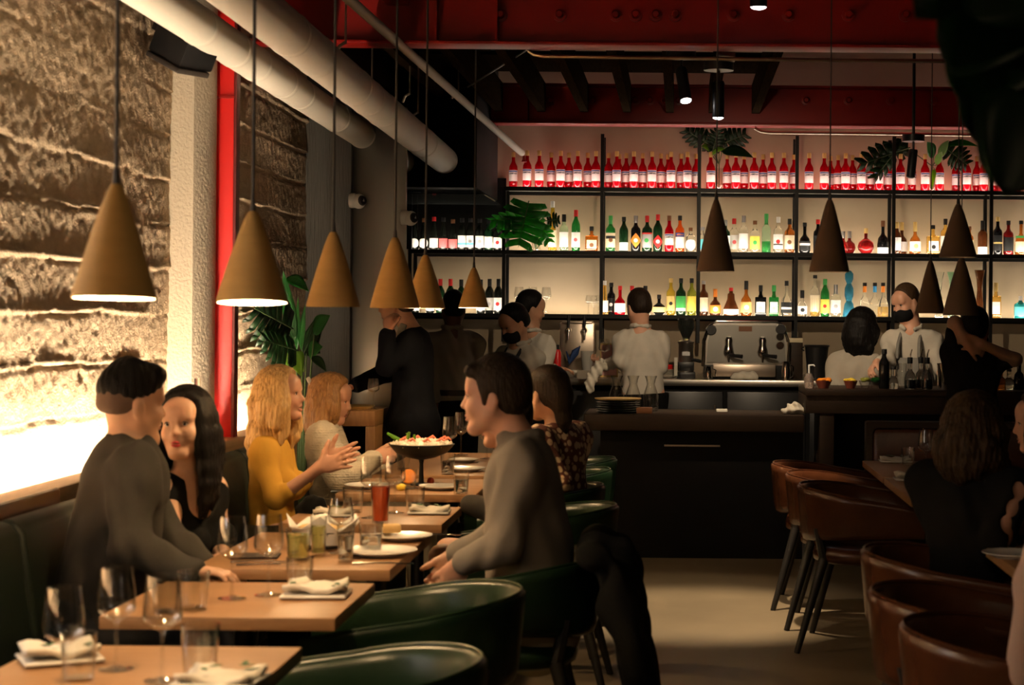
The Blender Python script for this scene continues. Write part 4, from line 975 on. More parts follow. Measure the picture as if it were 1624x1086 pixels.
person('man in a charcoal sweatshirt with faded black hair, back to us on the banquette', H, J, 'skin_tan', neck_rib, 'cloth_charcoal', 'cloth_denim', .006, hair=[('hair_fade', mat('hair_shaved', (.085, .05, .033), .8, bump=(300, .5, .002)), fade), ('hair', 'hair_black', crop)],
       hands=dict(r=dict(d=(.95, .15, -.05), n=(0, 0, -1), curl=(.2, .25, .3, .35)), l=dict(d=(.9, -.2, 0), n=(0, 0, -1))), parts=face(), fold=.008, infl=.024, sleeve=.98, wide=1.08, chest=.16, waist=.14, neck_r=.052)
# 2 ---- woman in black dress facing us
H = Head(P(295, 672, 6.15), 172, 2, 3, .98)
J = shoulders(P(296, 775, 6.22), 190, .33, .0); J['pel'] = A(-1.70, 6.28, .54)
J['Sr'] = A(P(257, 783, 6.10)); J['Sl'] = A(P(334, 775, 6.30))
J.update(Er=P(281, 868, 6.0), Wr=P(322, 893, 5.92), El=P(350, 862, 6.32), Wl=P(352, 886, 6.10)); J.update(legs_seated(J['pel'], -100, reach=.40))
def vneck(T, B):
    T.ell(B['nb']+B['front']*.075-B['up']*.03, (.070, .06, .085), None, .01, True)
    for s_ in ('Sr', 'Sl'): T.ell(B['J'][s_]+(B['J'][s_]-B['SC'])*.16+B['up']*.0, (.052, .052, .075), None, .012, True)
def sleek(F, H, B):
    hair_long(.30, .026, .006, vol=.018, front_len=.36, grooves=.0012)(F, H, B)
    F.cap(H(.066, .03, .03), H(.073, .045, -.06), .020, .018, .03); F.cap(H(-.066, .03, .03), H(-.072, .045, -.06), .018, .016, .03)
person('woman in a sleeveless black dress with long black hair looking towards us', H, J, 'skin_light', vneck, 'cloth_black', 'cloth_black', .0055, True, hair=[('hair', 'hair_black', sleek)],
       hands=dict(r=dict(d=(.9, -.2, -.05), n=(0, 0, -1)), l=dict(d=(-.3, -.9, -.05), n=(0, 0, -1), s=.92)), parts=face('lip_red'), sleeve=0, infl=.008, bust=1, wide=.86, ears=False, arm_k=.82, fold=.003, neck_r=.045)
e1 = None
# 3 ---- woman in yellow
H = Head(P(446, 625, 8.0), -97, 3, 0, .95)
J = dict(Sr=P(418, 716, 7.84), Sl=P(440, 706, 8.14), pel=A(-1.80, 8.0, .53), Er=P(438, 792, 7.76), Wr=P(507, 741, 7.72), El=P(470, 775, 8.12), Wl=P(517, 728, 8.02))
J.update(legs_seated(J['pel'], -90, reach=.42))
def wavy(F, H, B): hair_long(.36, .034, .018, vol=.019, front_len=.24, seed=3, grooves=.0028, sides=(1, 1))(F, H, B); F.chain([H(.075, .03, .05), H(.085, .035, -.03), H(.082, .03, -.11), H(.075, .045, -.17)], [.022, .026, .026, .012], .02)
person('woman in a mustard yellow top with long wavy blonde hair gesturing with both hands', H, J, 'skin_fair', neck_rib if 0 else None, 'cloth_yellow', 'cloth_olive', .0055, True, hair=[('hair', 'hair_blonde', wavy)],
       hands=dict(r=dict(d=(.86, .05, .26), n=(.05, 1, .1), curl=(.05, .08, .1, .12), spread=.14, thumb=1.1, tcurl=.1), l=dict(d=(.86, .02, .22), n=(.1, -1, .1), curl=(.06, .08, .1, .1), spread=.13, thumb=1.0, tcurl=.1)), parts=face('lip', 'brow_fair', 1), sleeve=.62, infl=.010, bust=1, wide=.86, arm_k=.84, mouth=1, fold=.004)
# 4 ---- woman in white knit
H = Head(P(526, 632, 8.9), -95, -12, 0, .95)
J = dict(Sr=P(511, 693, 8.72), Sl=P(520, 688, 9.05), pel=A(-1.70, 8.95, .53), Er=P(541, 762, 8.62), Wr=P(592, 728, 8.70), El=P(560, 755, 9.1), Wl=P(600, 745, 9.05))
J.update(legs_seated(J['pel'], -90, reach=.42))
def puff(T, B):
    T.ell(B['J']['Er']*.6+B['J']['Sr']*.4, (.075, .07, .085), None, .04); T.ell(B['J']['Er']*.75+B['J']['Wr']*.25+A(0, 0, .005), (.085, .062, .058), None, .04)
    for q in range(16):
        a = 2*math.pi*q/16; b_ = 2*math.pi*(q+1)/16; f = lambda t: B['nb']+B['up']*.02+B['side']*math.sin(t)*(.062)+B['front']*math.cos(t)*(.062)
        T.cap(f(a), f(b_), .014, None, .01)
def halfup(F, H, B):
    hair_long(.27, .028, .008, vol=.016, front_len=.13, seed=6, grooves=.0022)(F, H, B); F.ell(H(0, -.10, .055), A(.034, .034, .028), H.R, .02)
    F.chain([H(.072, .045, .035), H(.077, .042, -.02), H(.07, .038, -.07)], [.012, .012, .006], .015)
def clip(H, root, off):
    face('lip', 'brow_fair')(H, root, off); q = H(.03, -.125, .065)+A(off.translation); MB().box((-.010, -.006, -.022), (.010, .006, .022), .003, TM(q, ry=-.5)).build('hair_clip', 'white_plastic', root)
person('woman in a chunky white knit sweater with half-up blonde hair reaching for the bowl', H, J, 'skin_fair', puff, 'cloth_white_knit', 'cloth_beige', .0055, True, hair=[('hair', 'hair_sandy', halfup)],
       hands=dict(r=dict(d=(.9, .12, .25), n=(.1, .95, -.2), curl=(.7, .75, .8, .85), thumb=.5)), parts=clip, sleeve=.99, infl=.026, bust=1, wide=.86, arm_k=.9, fold=.004, knit=.0022)
# 5 ---- man in grey sweater, profile left
H = Head(P(785, 628, 5.85), 86, -2, 0, 1.0)
J = dict(Sl=P(826, 735, 5.66), Sr=P(828, 728, 6.03), pel=A(P(845, 960, 5.86)), El=P(797, 868, 5.62), Wl=P(734, 890, 5.62), Er=P(795, 850, 6.05), Wr=P(722, 880, 5.98))
J.update(legs_seated(J['pel'], 88, reach=.43))
def zipcollar(T, B):
    for q in range(14):
        a = -2.7+5.4*q/14; b_ = -2.7+5.4*(q+1)/14; f = lambda t: B['nb']+B['up']*.046+B['side']*math.sin(t)*.068-B['front']*(math.cos(t)*.064-.006)
        T.cap(f(a), f(b_), .018, None, .014)
def sidepart(F, H, B):
    hair_short(.020, .010, .014, .066, 0, -.05, .018)(F, H, B); F.cap(H(-.04, .07, .085), H(.05, .074, .080), .022, .02, .03); F.cap(H(-.062, .018, .02), H(-.068, .022, -.02), .014, .008, .02); F.cap(H(.062, .018, .02), H(.068, .022, -.02), .014, .008, .02)
person('man in a grey sweater with dark hair sitting in left profile', H, J, 'skin_fair', zipcollar, 'cloth_grey', 'cloth_beige', .006, hair=[('hair', 'hair_dark', sidepart)],
       hands=dict(l=dict(d=(-.45, .25, -.85), n=(-.2, .9, .2), curl=(.55, .6, .65, .7), thumb=.4), r=dict(d=(-.5, -.1, -.8), n=(0, -.9, .1), curl=(.5, .5, .5, .6))), parts=face(), fold=.006, infl=.018, sleeve=.97, wide=1.06, chest=.155, waist=.15)
# 6 ---- diner mostly hidden behind him
H = Head(P(801, 661, 7.35), 88, -2, 0, .98)
J = dict(Sl=P(815, 742, 7.2), Sr=P(815, 738, 7.5), pel=A(-.55, 7.36, .55), El=P(790, 815, 7.15), Wl=P(745, 800, 7.2), Er=P(790, 810, 7.5), Wr=P(745, 800, 7.5)); J.update(legs_seated(J['pel'], 90, reach=.40))
person('diner almost hidden behind the man in the grey sweater, only a chin showing', H, J, 'skin_fair', None, 'cloth_charcoal', 'cloth_denim', .008, hair=[('hair', 'hair_dark', hair_short())], parts=face())
# 7 ---- woman in patterned blouse
pm = mat('cloth_pattern', (.55, .42, .28), .8); nt = pm.node_tree; b = nt.nodes['Principled BSDF']
tc = nt.nodes.new('ShaderNodeTexCoord'); vo = nt.nodes.new('ShaderNodeTexVoronoi'); vo.inputs['Scale'].default_value = 30; rp = nt.nodes.new('ShaderNodeValToRGB')
rp.color_ramp.elements[0].position = .42; rp.color_ramp.elements[1].position = .50; rp.color_ramp.elements[0].color = (.55, .40, .26, 1); rp.color_ramp.elements[1].color = (.10, .03, .018, 1)
nt.links.new(tc.outputs['Object'], vo.inputs['Vector']); nt.links.new(vo.outputs['Distance'], rp.inputs[0]); nt.links.new(rp.outputs[0], b.inputs['Base Color'])
H = Head(P(868, 624, 8.2), 48, -4, 0, .97)
J = shoulders(P(886, 694, 8.22), 62, .33); J['pel'] = A(-.52, 8.22, .55); J.update(El=P(890, 765, 8.0), Wl=P(850, 790, 8.1), Er=P(860, 765, 8.4), Wr=P(840, 790, 8.4)); J.update(legs_seated(J['pel'], 90, reach=.4))
def updo(F, H, B):
    hair_short(.014, .010, .02, .060, 0, -.06, .01)(F, H, B); F.ell(H(0, -.10, -.02), A(.05, .045, .065), H.R, .03); F.chain([H(0, -.09, -.05), H(.01, -.095, -.12), H(.015, -.085, -.20)], [.045, .035, .012], .02)
person('dark-haired woman in a brown and cream dotted blouse seen from behind', H, J, 'skin_olive', None, 'cloth_pattern', 'cloth_black', .007, True, hair=[('hair', 'hair_dark', updo)], parts=face(), sleeve=.97, wide=.88, infl=.016, arm_k=.85)
# 8 ---- man in black suit
H = Head(P(628, 482, 10.8), 82, -8, 0, 1.0)
J = dict(Sl=P(648, 545, 10.62), Sr=P(662, 540, 10.98), pel=A(P(655, 668, 10.8)), El=P(613, 580, 10.55), Wl=P(615, 527, 10.5), Er=P(612, 590, 11.0), Wr=P(562, 612, 10.85)); J.update(legs_standing(J['pel'], 85))
def jacket(T, B):
    T.ell(B['J']['pel']-B['up']*.02, (.16, .17, .16), None, .06)
    for d in (-1, 1): T.cap(B['nb']+B['side']*d*.055+B['up']*.01, B['SC']+B['front']*.135-B['up']*.20+B['side']*d*.01, .014, .012, .02)
def shirtv(H, root, off): face()(H, root, off); q = A(P(638, 521, 10.66)); MB().box((-.02, -.02, -.045), (.02, .02, .03), .008, TM(Vector(q)+off.translation, ry=.3)).build('shirt_collar', 'cloth_shirt_white', root)
person('man in a black suit standing with one hand at his face behind the pendants', H, J, 'skin_fair', jacket, 'cloth_suit', 'cloth_suit', .008, hair=[('hair', 'hair_brown', hair_short())],
       hands=dict(l=dict(d=(.05, .1, 1), n=(.5, .7, 0), curl=(.7, .7, .8, .8)), r=dict(d=(-.9, -.1, -.3), n=(0, 0, -1))), parts=shirtv, infl=.022, sleeve=.96, wide=1.05)
# 9 ---- server in light shirt from behind
H = Head(P(719, 489, 12.5), 12, -4, 0, 1.0)
J = shoulders(P(718, 543, 12.5), 6, .29); J['pel'] = A(P(720, 630, 12.5)); J.update(El=P(684, 588, 12.45), Wl=P(692, 640, 12.4), Er=P(754, 588, 12.5), Wr=P(740, 612, 12.7)); J.update(legs_standing(J['pel'], 6))
def belt(H, root, off):
    q = Vector(P(720, 622, 12.5))+off.translation; MB().lathe([(.150, -.02), (.158, -.02), (.158, .02), (.150, .02)], 28, Matrix.Translation(q) @ Matrix.Diagonal((1, .78, 1, 1))).build('belt', 'black_plastic', root); face()(H, root, off)
person('server in a light grey shirt and belt seen from behind at the wine shelf', H, J, 'skin_dark', None, 'cloth_shirt_grey', 'cloth_black', .008, hair=[('hair', 'hair_black', hair_short(.01, .006, .008, .06))], hands=dict(r=dict(d=(-.3, .6, -.5), n=(-1, 0, 0)), l=dict(d=(.2, .4, -.8), n=(1, 0, 0))), parts=belt, infl=.014, sleeve=.97, nbu=.07, chest=.14, waist=.12, collar=.014, hem=-.03, fold=.007)
# 10/11 ---- two servers
def mask(apron=None, glasses=False, straps=True):
    def fn(H, root, off):
        face()(H, root, off); F = Field()
        F.ell(H(0, .046, -.066), A(.074, .066, .066), H.R, .02); F.cap(H(0, .088, -.03), H(0, .104, -.05), .012, .012, .03); F.plane(H(0, .03, -.06), H.R@A(0, -1, 0)); F.plane(H(0, 0, -.016), H.R@A(0, 0.1, 1))
        for d in (-1, 1): F.cap(H(d*.05, .045, -.045), H(d*.080, -.012, -.01), .0045, None, .01)
        me = F.mesh('mask', 'cloth_mask', .006); me.transform(off); link('mask', me, root)
        if glasses:
            mb = MB()
            for d in (-1, 1):
                pts = [H(d*(.032+.024*math.cos(t)), .098, .0+.020*math.sin(t))+A(off.translation) for t in np.linspace(0, 2*math.pi, 13)]; mb.tube(pts, .0022, 6, False); mb.tube([H(d*.056, .096, .006)+A(off.translation), H(d*.079, -.01, .004)+A(off.translation)], .002, 6)
            mb.tube([H(-.008, .100, .002)+A(off.translation), H(.008, .100, .002)+A(off.translation)], .002, 6); mb.build('glasses', 'chrome', root)
        if apron: apron(H, root, off)
    return fn
def apron_on(J, up, front, side, m_='cloth_apron', w=.14, drop=.62, strap=True):
    def fn(H, root, off):
        SCn = (A(J['Sr'])+A(J['Sl']))/2; up_, fr, sd = A(up), A(front), A(side); o_ = A(off.translation); vs_, fs = [], []
        for i in range(9):
            z = i/8
            for j in range(9):
                u = -1+2*j/8; ww = w*(.62+.55*z); d = .132+.016*math.sin(z*4)-.050*u*u+.01*math.sin(9*u+5*z)
                vs_.append(SCn-up_*(.11+drop*z)+fr*d+sd*u*ww+o_)
        for i in range(8):
            for j in range(8): fs.append((i*9+j, i*9+j+1, (i+1)*9+j+1, (i+1)*9+j))
        o = MB()._add(vs_, fs).build('apron', m_, root); md = o.modifiers.new('thick', 'SOLIDIFY'); md.thickness = .006; md.offset = 1
        if strap:
            for d in (-1, 1): MB().tube([SCn+fr*.128-up_*.115+sd*d*.075+o_, SCn+fr*.112-up_*.02+sd*d*.072+o_, SCn+up_*.055+sd*d*.066+fr*.05+o_, SCn+up_*.075-fr*.03+sd*d*.058+o_], .013, 6).build('apron_strap', m_, root)
    return fn
def fvec(yaw): return A(-math.sin(R_(yaw)), math.cos(R_(yaw)), 0), A(math.cos(R_(yaw)), math.sin(R_(yaw)), 0)
H = Head(P(815, 512, 12.2), 128, -28, 0, 1.0)
J = shoulders(P(824, 566, 12.25), 140, .28); J['pel'] = A(P(826, 655, 12.3)); J.update(Er=P(845, 612, 12.2), Wr=P(815, 632, 12.0), El=P(786, 612, 12.1), Wl=P(800, 634, 11.95)); J.update(legs_standing(J['pel'], 140))
f, s = fvec(140)
person('masked server in a light shirt and dark apron with bowed head', H, J, 'skin_olive', None, 'cloth_shirt', 'cloth_black', .008, hair=[('hair', 'hair_black', hair_short(.014, .012, .012))], hands=dict(r=dict(d=(-.8, -.3, -.3), n=(0, 0, -1)), l=dict(d=(.6, -.4, -.3), n=(0, 0, -1))), parts=mask(apron_on(J, (0, 0, 1), f, s, 'cloth_denim')), infl=.014, sleeve=.95, collar=.014, fold=.005, nbu=.07, chest=.14, waist=.12)
H = Head(P(842, 489, 12.9), -70, -14, 0, 1.0)
J = shoulders(P(843, 546, 12.9), -40, .28); J['pel'] = A(P(842, 632, 12.95)); J.update(Er=P(862, 595, 12.75), Wr=P(880, 585, 13.0), El=P(838, 595, 13.1), Wl=P(872, 588, 13.2)); J.update(legs_standing(J['pel'], -40))
person('server in a white shirt behind the masked server, head turned right', H, J, 'skin_olive', None, 'cloth_shirt_white', 'cloth_black', .008, hair=[('hair', 'hair_black', hair_short(.014, .012, .012))], hands=dict(r=dict(d=(.8, .3, 0), n=(0, 0, -1))), parts=face(), infl=.014, sleeve=.95, collar=.014, fold=.005, nbu=.07, chest=.14, waist=.12)
# 12 ---- barman from behind
H = Head(P(1013, 487, 12.9), 28, -14, 0, 1.0)
J = shoulders(P(1017, 541, 12.9), 8, .265); J['pel'] = A(P(1020, 622, 12.9)); J.update(El=P(984, 572, 12.85), Wl=P(962, 577, 13.1), Er=P(1048, 580, 12.9), Wr=P(1030, 590, 13.15)); J.update(legs_standing(J['pel'], 8))
person('barman in a white shirt seen from behind at the back counter', H, J, 'skin_fair', None, 'cloth_shirt_white', 'cloth_black', .007, hair=[('hair', 'hair_dark', hair_short(.016, .010, .012))], hands=dict(l=dict(d=(-.7, .5, .1), n=(0, 0, 1), curl=(.5, .5, .5, .5))), parts=face(), infl=.014, sleeve=.93, collar=.016, hem=-.02, fold=.006, nbu=.075, chest=.14, waist=.118)
# 13 ---- dark-haired bartender
H = Head(P(1368, 517, 12.3), -62, -14, 0, .97)
J = shoulders(P(1354, 574, 12.3), -30, .25); J['pel'] = A(P(1350, 660, 12.3)); J.update(Er=P(1384, 590, 12.2), Wr=P(1388, 606, 12.4), El=P(1318, 612, 12.3), Wl=P(1340, 628, 12.5)); J.update(legs_standing(J['pel'], -30))
person('bartender with long dark hair and glasses in a pale top behind the bar', H, J, 'skin_olive', None, 'cloth_shirt', 'cloth_black', .008, True, hair=[('hair', 'hair_black', hair_long(.24, .034, .006, vol=.016, front_len=.14))], parts=mask(None, True), infl=.014, sleeve=.95, fold=.005, wide=.88, nbu=.06)
# 14 ---- masked bartender
H = Head(P(1437, 480, 12.2), 128, -16, 4, 1.0)
J = shoulders(P(1447, 541, 12.2), 160, .28); J['pel'] = A(P(1452, 632, 12.3)); J.update(Er=P(1408, 572, 12.1), Wr=P(1390, 575, 11.95), El=P(1487, 565, 12.1), Wl=P(1492, 592, 11.9)); J.update(legs_standing(J['pel'], 160))
f, s = fvec(160)
person('masked bartender in a white shirt and grey apron working behind the bar', H, J, 'skin_fair', None, 'cloth_shirt_white', 'cloth_denim', .007, hair=[('hair', 'hair_brown', hair_short(.012, .004, .006, .058))], hands=dict(r=dict(d=(-.5, -.6, -.5), n=(.5, 0, -.6), curl=(.6, .6, .6, .6)), l=dict(d=(0, -.3, -1), n=(-1, 0, 0))), parts=mask(apron_on(J, (0, 0, 1), f, s, w=.15)), infl=.014, sleeve=.90, collar=.014, fold=.006, nbu=.075, chest=.14, waist=.12)
# 15 ---- guest with raised arms
H = Head(P(1546, 521, 10.7), -18, 0, 0, 1.0)
J = shoulders(P(1537, 577, 10.7), 0, .34, .0); J['pel'] = A(P(1542, 700, 10.7)); J['Sr'] = A(P(1570, 571, 10.7)); J['Sl'] = A(P(1512, 560, 10.7)); J.update(Er=P(1610, 570, 10.63), Wr=P(1556, 545, 10.56), El=P(1514, 512, 10.65), Wl=P(1535, 545, 10.56)); J.update(legs_standing(J['pel'], 0))
person('guest in a dark top standing at the bar with hands raised behind the head', H, J, 'skin_olive', None, 'cloth_black', 'cloth_denim', .008, True, hair=[('hair', 'hair_black', hair_short(.016, .012, .016, .06))], hands=dict(r=dict(d=(-.9, .1, .3), n=(0, 1, 0), curl=(.5, .5, .5, .5)), l=dict(d=(.7, .1, -.3), n=(0, 1, 0), curl=(.5, .5, .5, .5))), parts=mask(None, True), infl=.012, sleeve=.34, fold=.005)
# 16 ---- woman in black cut-out top
H = Head(P(1548, 680, 6.3), -60, -4, 0, .98)
J = shoulders(P(1538, 766, 6.3), -38, .34); J['pel'] = A(1.0, 6.25, .55); J.update(Er=P(1583, 850, 6.15), Wr=P(1612, 875, 6.3), El=P(1498, 850, 6.4), Wl=P(1560, 872, 6.6)); J.update(legs_seated(J['pel'], -80, reach=.36))
def cutouts(T, B):
    S_, E_, W_ = B['J']['Sr'], B['J']['Er'], B['J']['Wr']
    for t, p0, p1 in ((.12, S_, E_), (.45, S_, E_), (.78, S_, E_), (.25, E_, W_), (.65, E_, W_)):
        c = p0+(p1-p0)*t; T.ell(c+A(.012, -.058, .01), (.024, .034, .034), None, .004, True)
person('seated woman in a black top with cut-out sleeve and streaked hair', H, J, 'skin_fair', cutouts, 'cloth_black', 'cloth_black', .007, True, hair=[('hair', 'hair_mixed', hair_long(.20, .034, .014, vol=.018, seed=9, grooves=.003))], parts=face(), infl=.014, sleeve=.97, wide=.92, fold=.004, hands=dict(r=dict(d=(.9, .2, -.1), n=(0, 0, -1))))
# 17 ---- face at the right edge
H = Head(P(1649, 668, 7.3), 84, -8, 0, 1.0)
J = dict(Sl=P(1690, 742, 7.15), Sr=P(1690, 738, 7.45), pel=A(1.66, 7.28, .55), El=P(1668, 812, 7.1), Wl=P(1640, 800, 7.15), Er=P(1668, 812, 7.5), Wr=P(1640, 800, 7.45)); J.update(legs_seated(J['pel'], 90, reach=.3))
person('diner with a warmly lit face cut off by the right edge', H, J, 'skin_fair', None, 'cloth_black', 'cloth_black', .007, True, hair=[('hair', 'hair_dark', hair_long(.2, .03, .006, vol=.014))], parts=face(), fold=.004)
# 18 ---- pale sleeve at the lower right edge
H = Head(P(1770, 640, 4.35), 20, -5, 0, 1.0)
J = dict(Sr=P(1820, 800, 4.35), Sl=P(1690, 800, 4.2), pel=A(.98, 4.3, .55), El=P(1650, 930, 4.2), Wl=P(1626, 1075, 4.28), Er=P(1850, 950, 4.4), Wr=P(1800, 1060, 4.6))
J.update(legs_seated(J['pel'], -80, reach=.36))
person('person in a pale pink shirt cut off at the lower right edge', H, J, 'skin_fair', None, 'cloth_pink', 'cloth_pink', .008, True, hair=[('hair', 'hair_dark', hair_short())], parts=face(), infl=.02, sleeve=.97)
# ================================================================ FURNITURE
TX0, TX1 = -1.475, -.872
def table(x0, x1, y0, y1, label, zt=.74, th=.034):
    o = empty('dining_table', ((x0+x1)/2, (y0+y1)/2, 0), 0, label, 'table', 'dining tables'); hx, hy = (x1-x0)/2, (y1-y0)/2
    MB().box((-hx, -hy, zt-th), (hx, hy, zt), .003).build('table_top', 'table_wood', o)
    MB().lathe([(0, .012), (.045, .012), (.03, .03), (.028, zt-th-.02), (.06, zt-th)], 20).build('pedestal', 'black_steel', o)
    MB().box((-.22, -.22, 0), (.22, .22, .014), .004).build('foot_plate', 'black_steel', o)
    return o
table(TX0, TX1, 3.55, 4.20, 'nearest wooden table at the bottom left corner with three wine glasses')
table(TX0, TX1, 4.60, 5.20, 'second nearest empty-set wooden table with a white napkin plate')
table(TX0, TX1, 5.47, 6.38, 'wooden table between the sweatshirt man and the grey sweater man')
table(TX0, TX1, 6.66, 7.27, 'wooden table with the red-orange cocktail behind the grey sweater man')
table(TX0, TX1, 7.76, 8.50, 'wooden table under the footed ice bowl')
table(TX0, TX1, 8.68, 10.1, 'long far wooden table at the end of the banquette row')
table(1.0, 1.62, 8.83, 9.80, 'farther wooden table on the right in front of the leather bench')
table(1.0, 1.62, 7.74, 8.76, 'right hand wooden table whose front corner shows beside the chairs')
table(1.05, 1.68, 5.60, 6.35, 'wooden table at the right edge behind the big brown chairs')

# banquette: seat, separate back cushions
bq = empty('banquette', (-1.95, 0, 0), 0, 'long dark green leather banquette along the lit wall', 'bench')
MB().box((-.14, 2.5, .02), (.46, 9.9, .33)).build('plinth', 'black_matt', bq)
y = 2.6
while y < 9.0:
    MB().box((-.02, y, .33), (.48, y+.93, .455), .035).build('seat_cushion', 'green_leather_dim', bq)
    y += .95
y = 2.62
for k in range(7):
    mb = MB(); pr = [(-.135, .44), (-.02, .44), (.01, .52), (-.035, .84), (-.06, .875), (-.095, .885), (-.13, .86)]
    mb.prism(pr, 'y', y, y+.925); o = mb.build('back_cushion', 'green_leather_dim', bq, 60)
    bv = o.modifiers.new('soft', 'BEVEL'); bv.width = .03; bv.segments = 3; bv.limit_method = 'ANGLE'
    y += .95
tag(MB().box((-2.092, 4.6, .60), (-2.07, 6.05, .925), .012).build('headrest_pad', 'brown_leather'), 'brown leather pad on the ledge front behind the sweatshirt man', 'pad')

# barrel chairs
def barrel_chair(leather, legm, name='barrel_chair'):
    o = empty(name)
    # curved back band: open to +y
    n = 44; vs_, fs = [], []; sec = 12
    for i in range(n+1):
        t = i/n; a = -2.18+4.36*t; e = abs(2*t-1)
        R = .275; cx, cy = R*math.sin(a), -R*math.cos(a)*1.0+.0
        if abs(a) > 1.57: s_ = (abs(a)-1.57)/.61; cx = R*(1 if a > 0 else -1)*(1-.02*s_); cy = s_*.30
        zt = .745-.085*e**2.2; zb = .50-.02*(1-e)+.03*e; th = .024*(1-.25*e)
        nx, ny = (math.sin(a), -math.cos(a)) if abs(a) <= 1.57 else ((1 if a > 0 else -1), 0)
        for k in range(sec):
            q = 2*math.pi*k/sec; c_, s_ = math.cos(q), math.sin(q)
            ex = abs(c_)**.6*math.copysign(1, c_); ez = abs(s_)**.55*math.copysign(1, s_)
            roll = .010*max(0, s_)
            vs_.append((cx+nx*(th*ex+roll+.02*(1 if s_ > 0 else -1)*.6*abs(s_)), cy+ny*(th*ex+roll+.02*(1 if s_ > 0 else -1)*.6*abs(s_)), (zt+zb)/2+(zt-zb)/2*ez))
    for i in range(n):
        for k in range(sec):
            l = (k+1) % sec; fs.append((i*sec+k, i*sec+l, (i+1)*sec+l, (i+1)*sec+k))
    fs.append(tuple(range(sec))); fs.append(tuple(n*sec+k for k in range(sec-1, -1, -1)))
    MB()._add(vs_, fs).build('backrest', leather, o, 70)
    # piping seam on the rim
    MB().tube([vs_[i*sec+3] for i in range(n+1)], .005, 6).build('rim_piping', leather, o)
    se = MB(); pts = []
    for i in range(28):
        a = 2*math.pi*i/28; pts.append((.245*abs(math.cos(a))**.7*math.copysign(1, math.cos(a)), .02+.245*abs(math.sin(a))**.7*math.copysign(1, math.sin(a))))
    zs = [(.86, .395), (1, .41), (1.02, .44), (.97, .468), (.8, .478)]; vs2 = [(p[0]*q, p[1]*q, z) for q, z in zs for p in pts]; f2 = []
    for r in range(len(zs)-1):
        for i in range(28): j = (i+1) % 28; f2.append((r*28+i, r*28+j, (r+1)*28+j, (r+1)*28+i))
    f2.append(tuple(range(27, -1, -1))); f2.append(tuple(4*28+i for i in range(28)))
    se._add(vs2, f2).build('seat', leather, o, 60)
    for sx_, sy_ in ((-1, -1), (1, -1), (-1, 1), (1, 1)):
        a, b_ = Vector((sx_*.20, sy_*.18+.02, .42)), Vector((sx_*.27, sy_*.29+.02, 0))
        MB().tube([a, b_], [.024, .014], 10).build('leg', legm, o)
        if sy_ < 0: MB().tube([a, Vector((sx_*.205, -.19, .56))], [.022, .018], 8).build('back_support', legm, o)
    return o
mat('leg_black', (.012, .010, .008), .5)
gch = barrel_chair('green_leather', 'leg_black'); bch = barrel_chair('brown_leather', 'leg_black')
def place(proto, used, x, y, rz, label, group):
    o = proto if not used else dup(proto)
    o.location = (x, y, 0); o.rotation_euler.z = rz; tag(o, label, 'chair', group)
first = True
for y, lb, dr in ((4.04, 'green leather barrel chair with gold-lit rim at the bottom edge', .12), (5.06, 'green leather barrel chair with lit rim in front of the grey sweater man', .14), (5.88, 'green leather barrel chair under the grey sweater man', .05),
              (7.36, 'green barrel chair under the hidden diner', 0), (8.22, 'green barrel chair under the woman in the dotted blouse', 0), (9.05, 'empty green barrel chair, next beyond the dotted blouse', .05), (9.75, 'empty green barrel chair, farthest in the left row', .05)):
    place(gch, not first, -.735 if y < 5.5 else -.55 if y < 8 else -.64, y, math.pi/2+dr, lb, 'green barrel chairs'); first = False
first = True
for x, y, rz, lb in ((.86, 8.35, -.20, 'brown leather barrel chair with dark splayed legs, nearest of the far three'), (.84, 8.95, -.16, 'brown leather barrel chair in the middle of the far three'), (.80, 9.55, -.14, 'brown leather barrel chair farthest from us at the right tables'),
                 (.92, 6.02, -.25, 'brown leather barrel chair under the woman in the cut-out top'), (.85, 5.12, -.20, 'large brown leather barrel chair with shiny rim, middle of the near ones'), (.87, 4.55, -.22, 'nearest brown leather barrel chair in the lower right corner')):
    place(bch, not first, x, y, rz-math.pi/2, lb[:90], 'brown barrel chairs'); first = False
# leather bench at the far right
bn = empty('leather_bench', (1.06, 10.2, 0), 0, 'brown leather bench with piped back below the bar', 'bench')
MB().box((0, 0, .0), (2.6, .10, .93), .012).build('back_frame', 'dark_wood', bn)
MB().box((.035, -.04, .42), (2.58, .0, .895), .03).build('back_pad', 'brown_leather', bn)
MB().box((.0, -.45, .0), (2.6, .0, .34)).build('base', 'black_matt', bn); MB().box((.02, -.47, .34), (2.58, -.03, .45), .03).build('seat_pad', 'brown_leather', bn)
# coat over the chair
F = Field(); c0 = A(-.245, 5.80, 0)
F.cap(c0+A(-.02, -.22, .77), c0+A(-.02, .22, .77), .045, None, .05); F.cap(c0+A(.05, -.20, .66), c0+A(.05, .20, .66), .055, None, .06, ((1, 0, 0), .6))
F.cap(c0+A(.07, -.16, .66), c0+A(.15, -.20, .28), .085, .10, .08, ((1, 0, 0), .45)); F.cap(c0+A(.07, .14, .66), c0+A(.14, .2, .32), .08, .10, .08, ((1, 0, 0), .45)); F.cap(c0+A(.08, 0, .64), c0+A(.16, 0, .20), .12, .13, .1, ((1, 0, 0), .4))
F.cap(c0+A(.06, -.2, .6), c0+A(.12, -.26, .42), .05, .04, .05)
F.warp(lambda x, y, z: .010*np.sin(30*y+6*np.sin(5*z))+.006*np.sin(60*y+14*z)); F.plane(c0+A(.1, 0, .24), (.25, .2, -1))
tag(link('coat', F.mesh('coat', 'cloth_black', .009)), 'black coat draped over the chair back of the grey sweater man', 'coat')

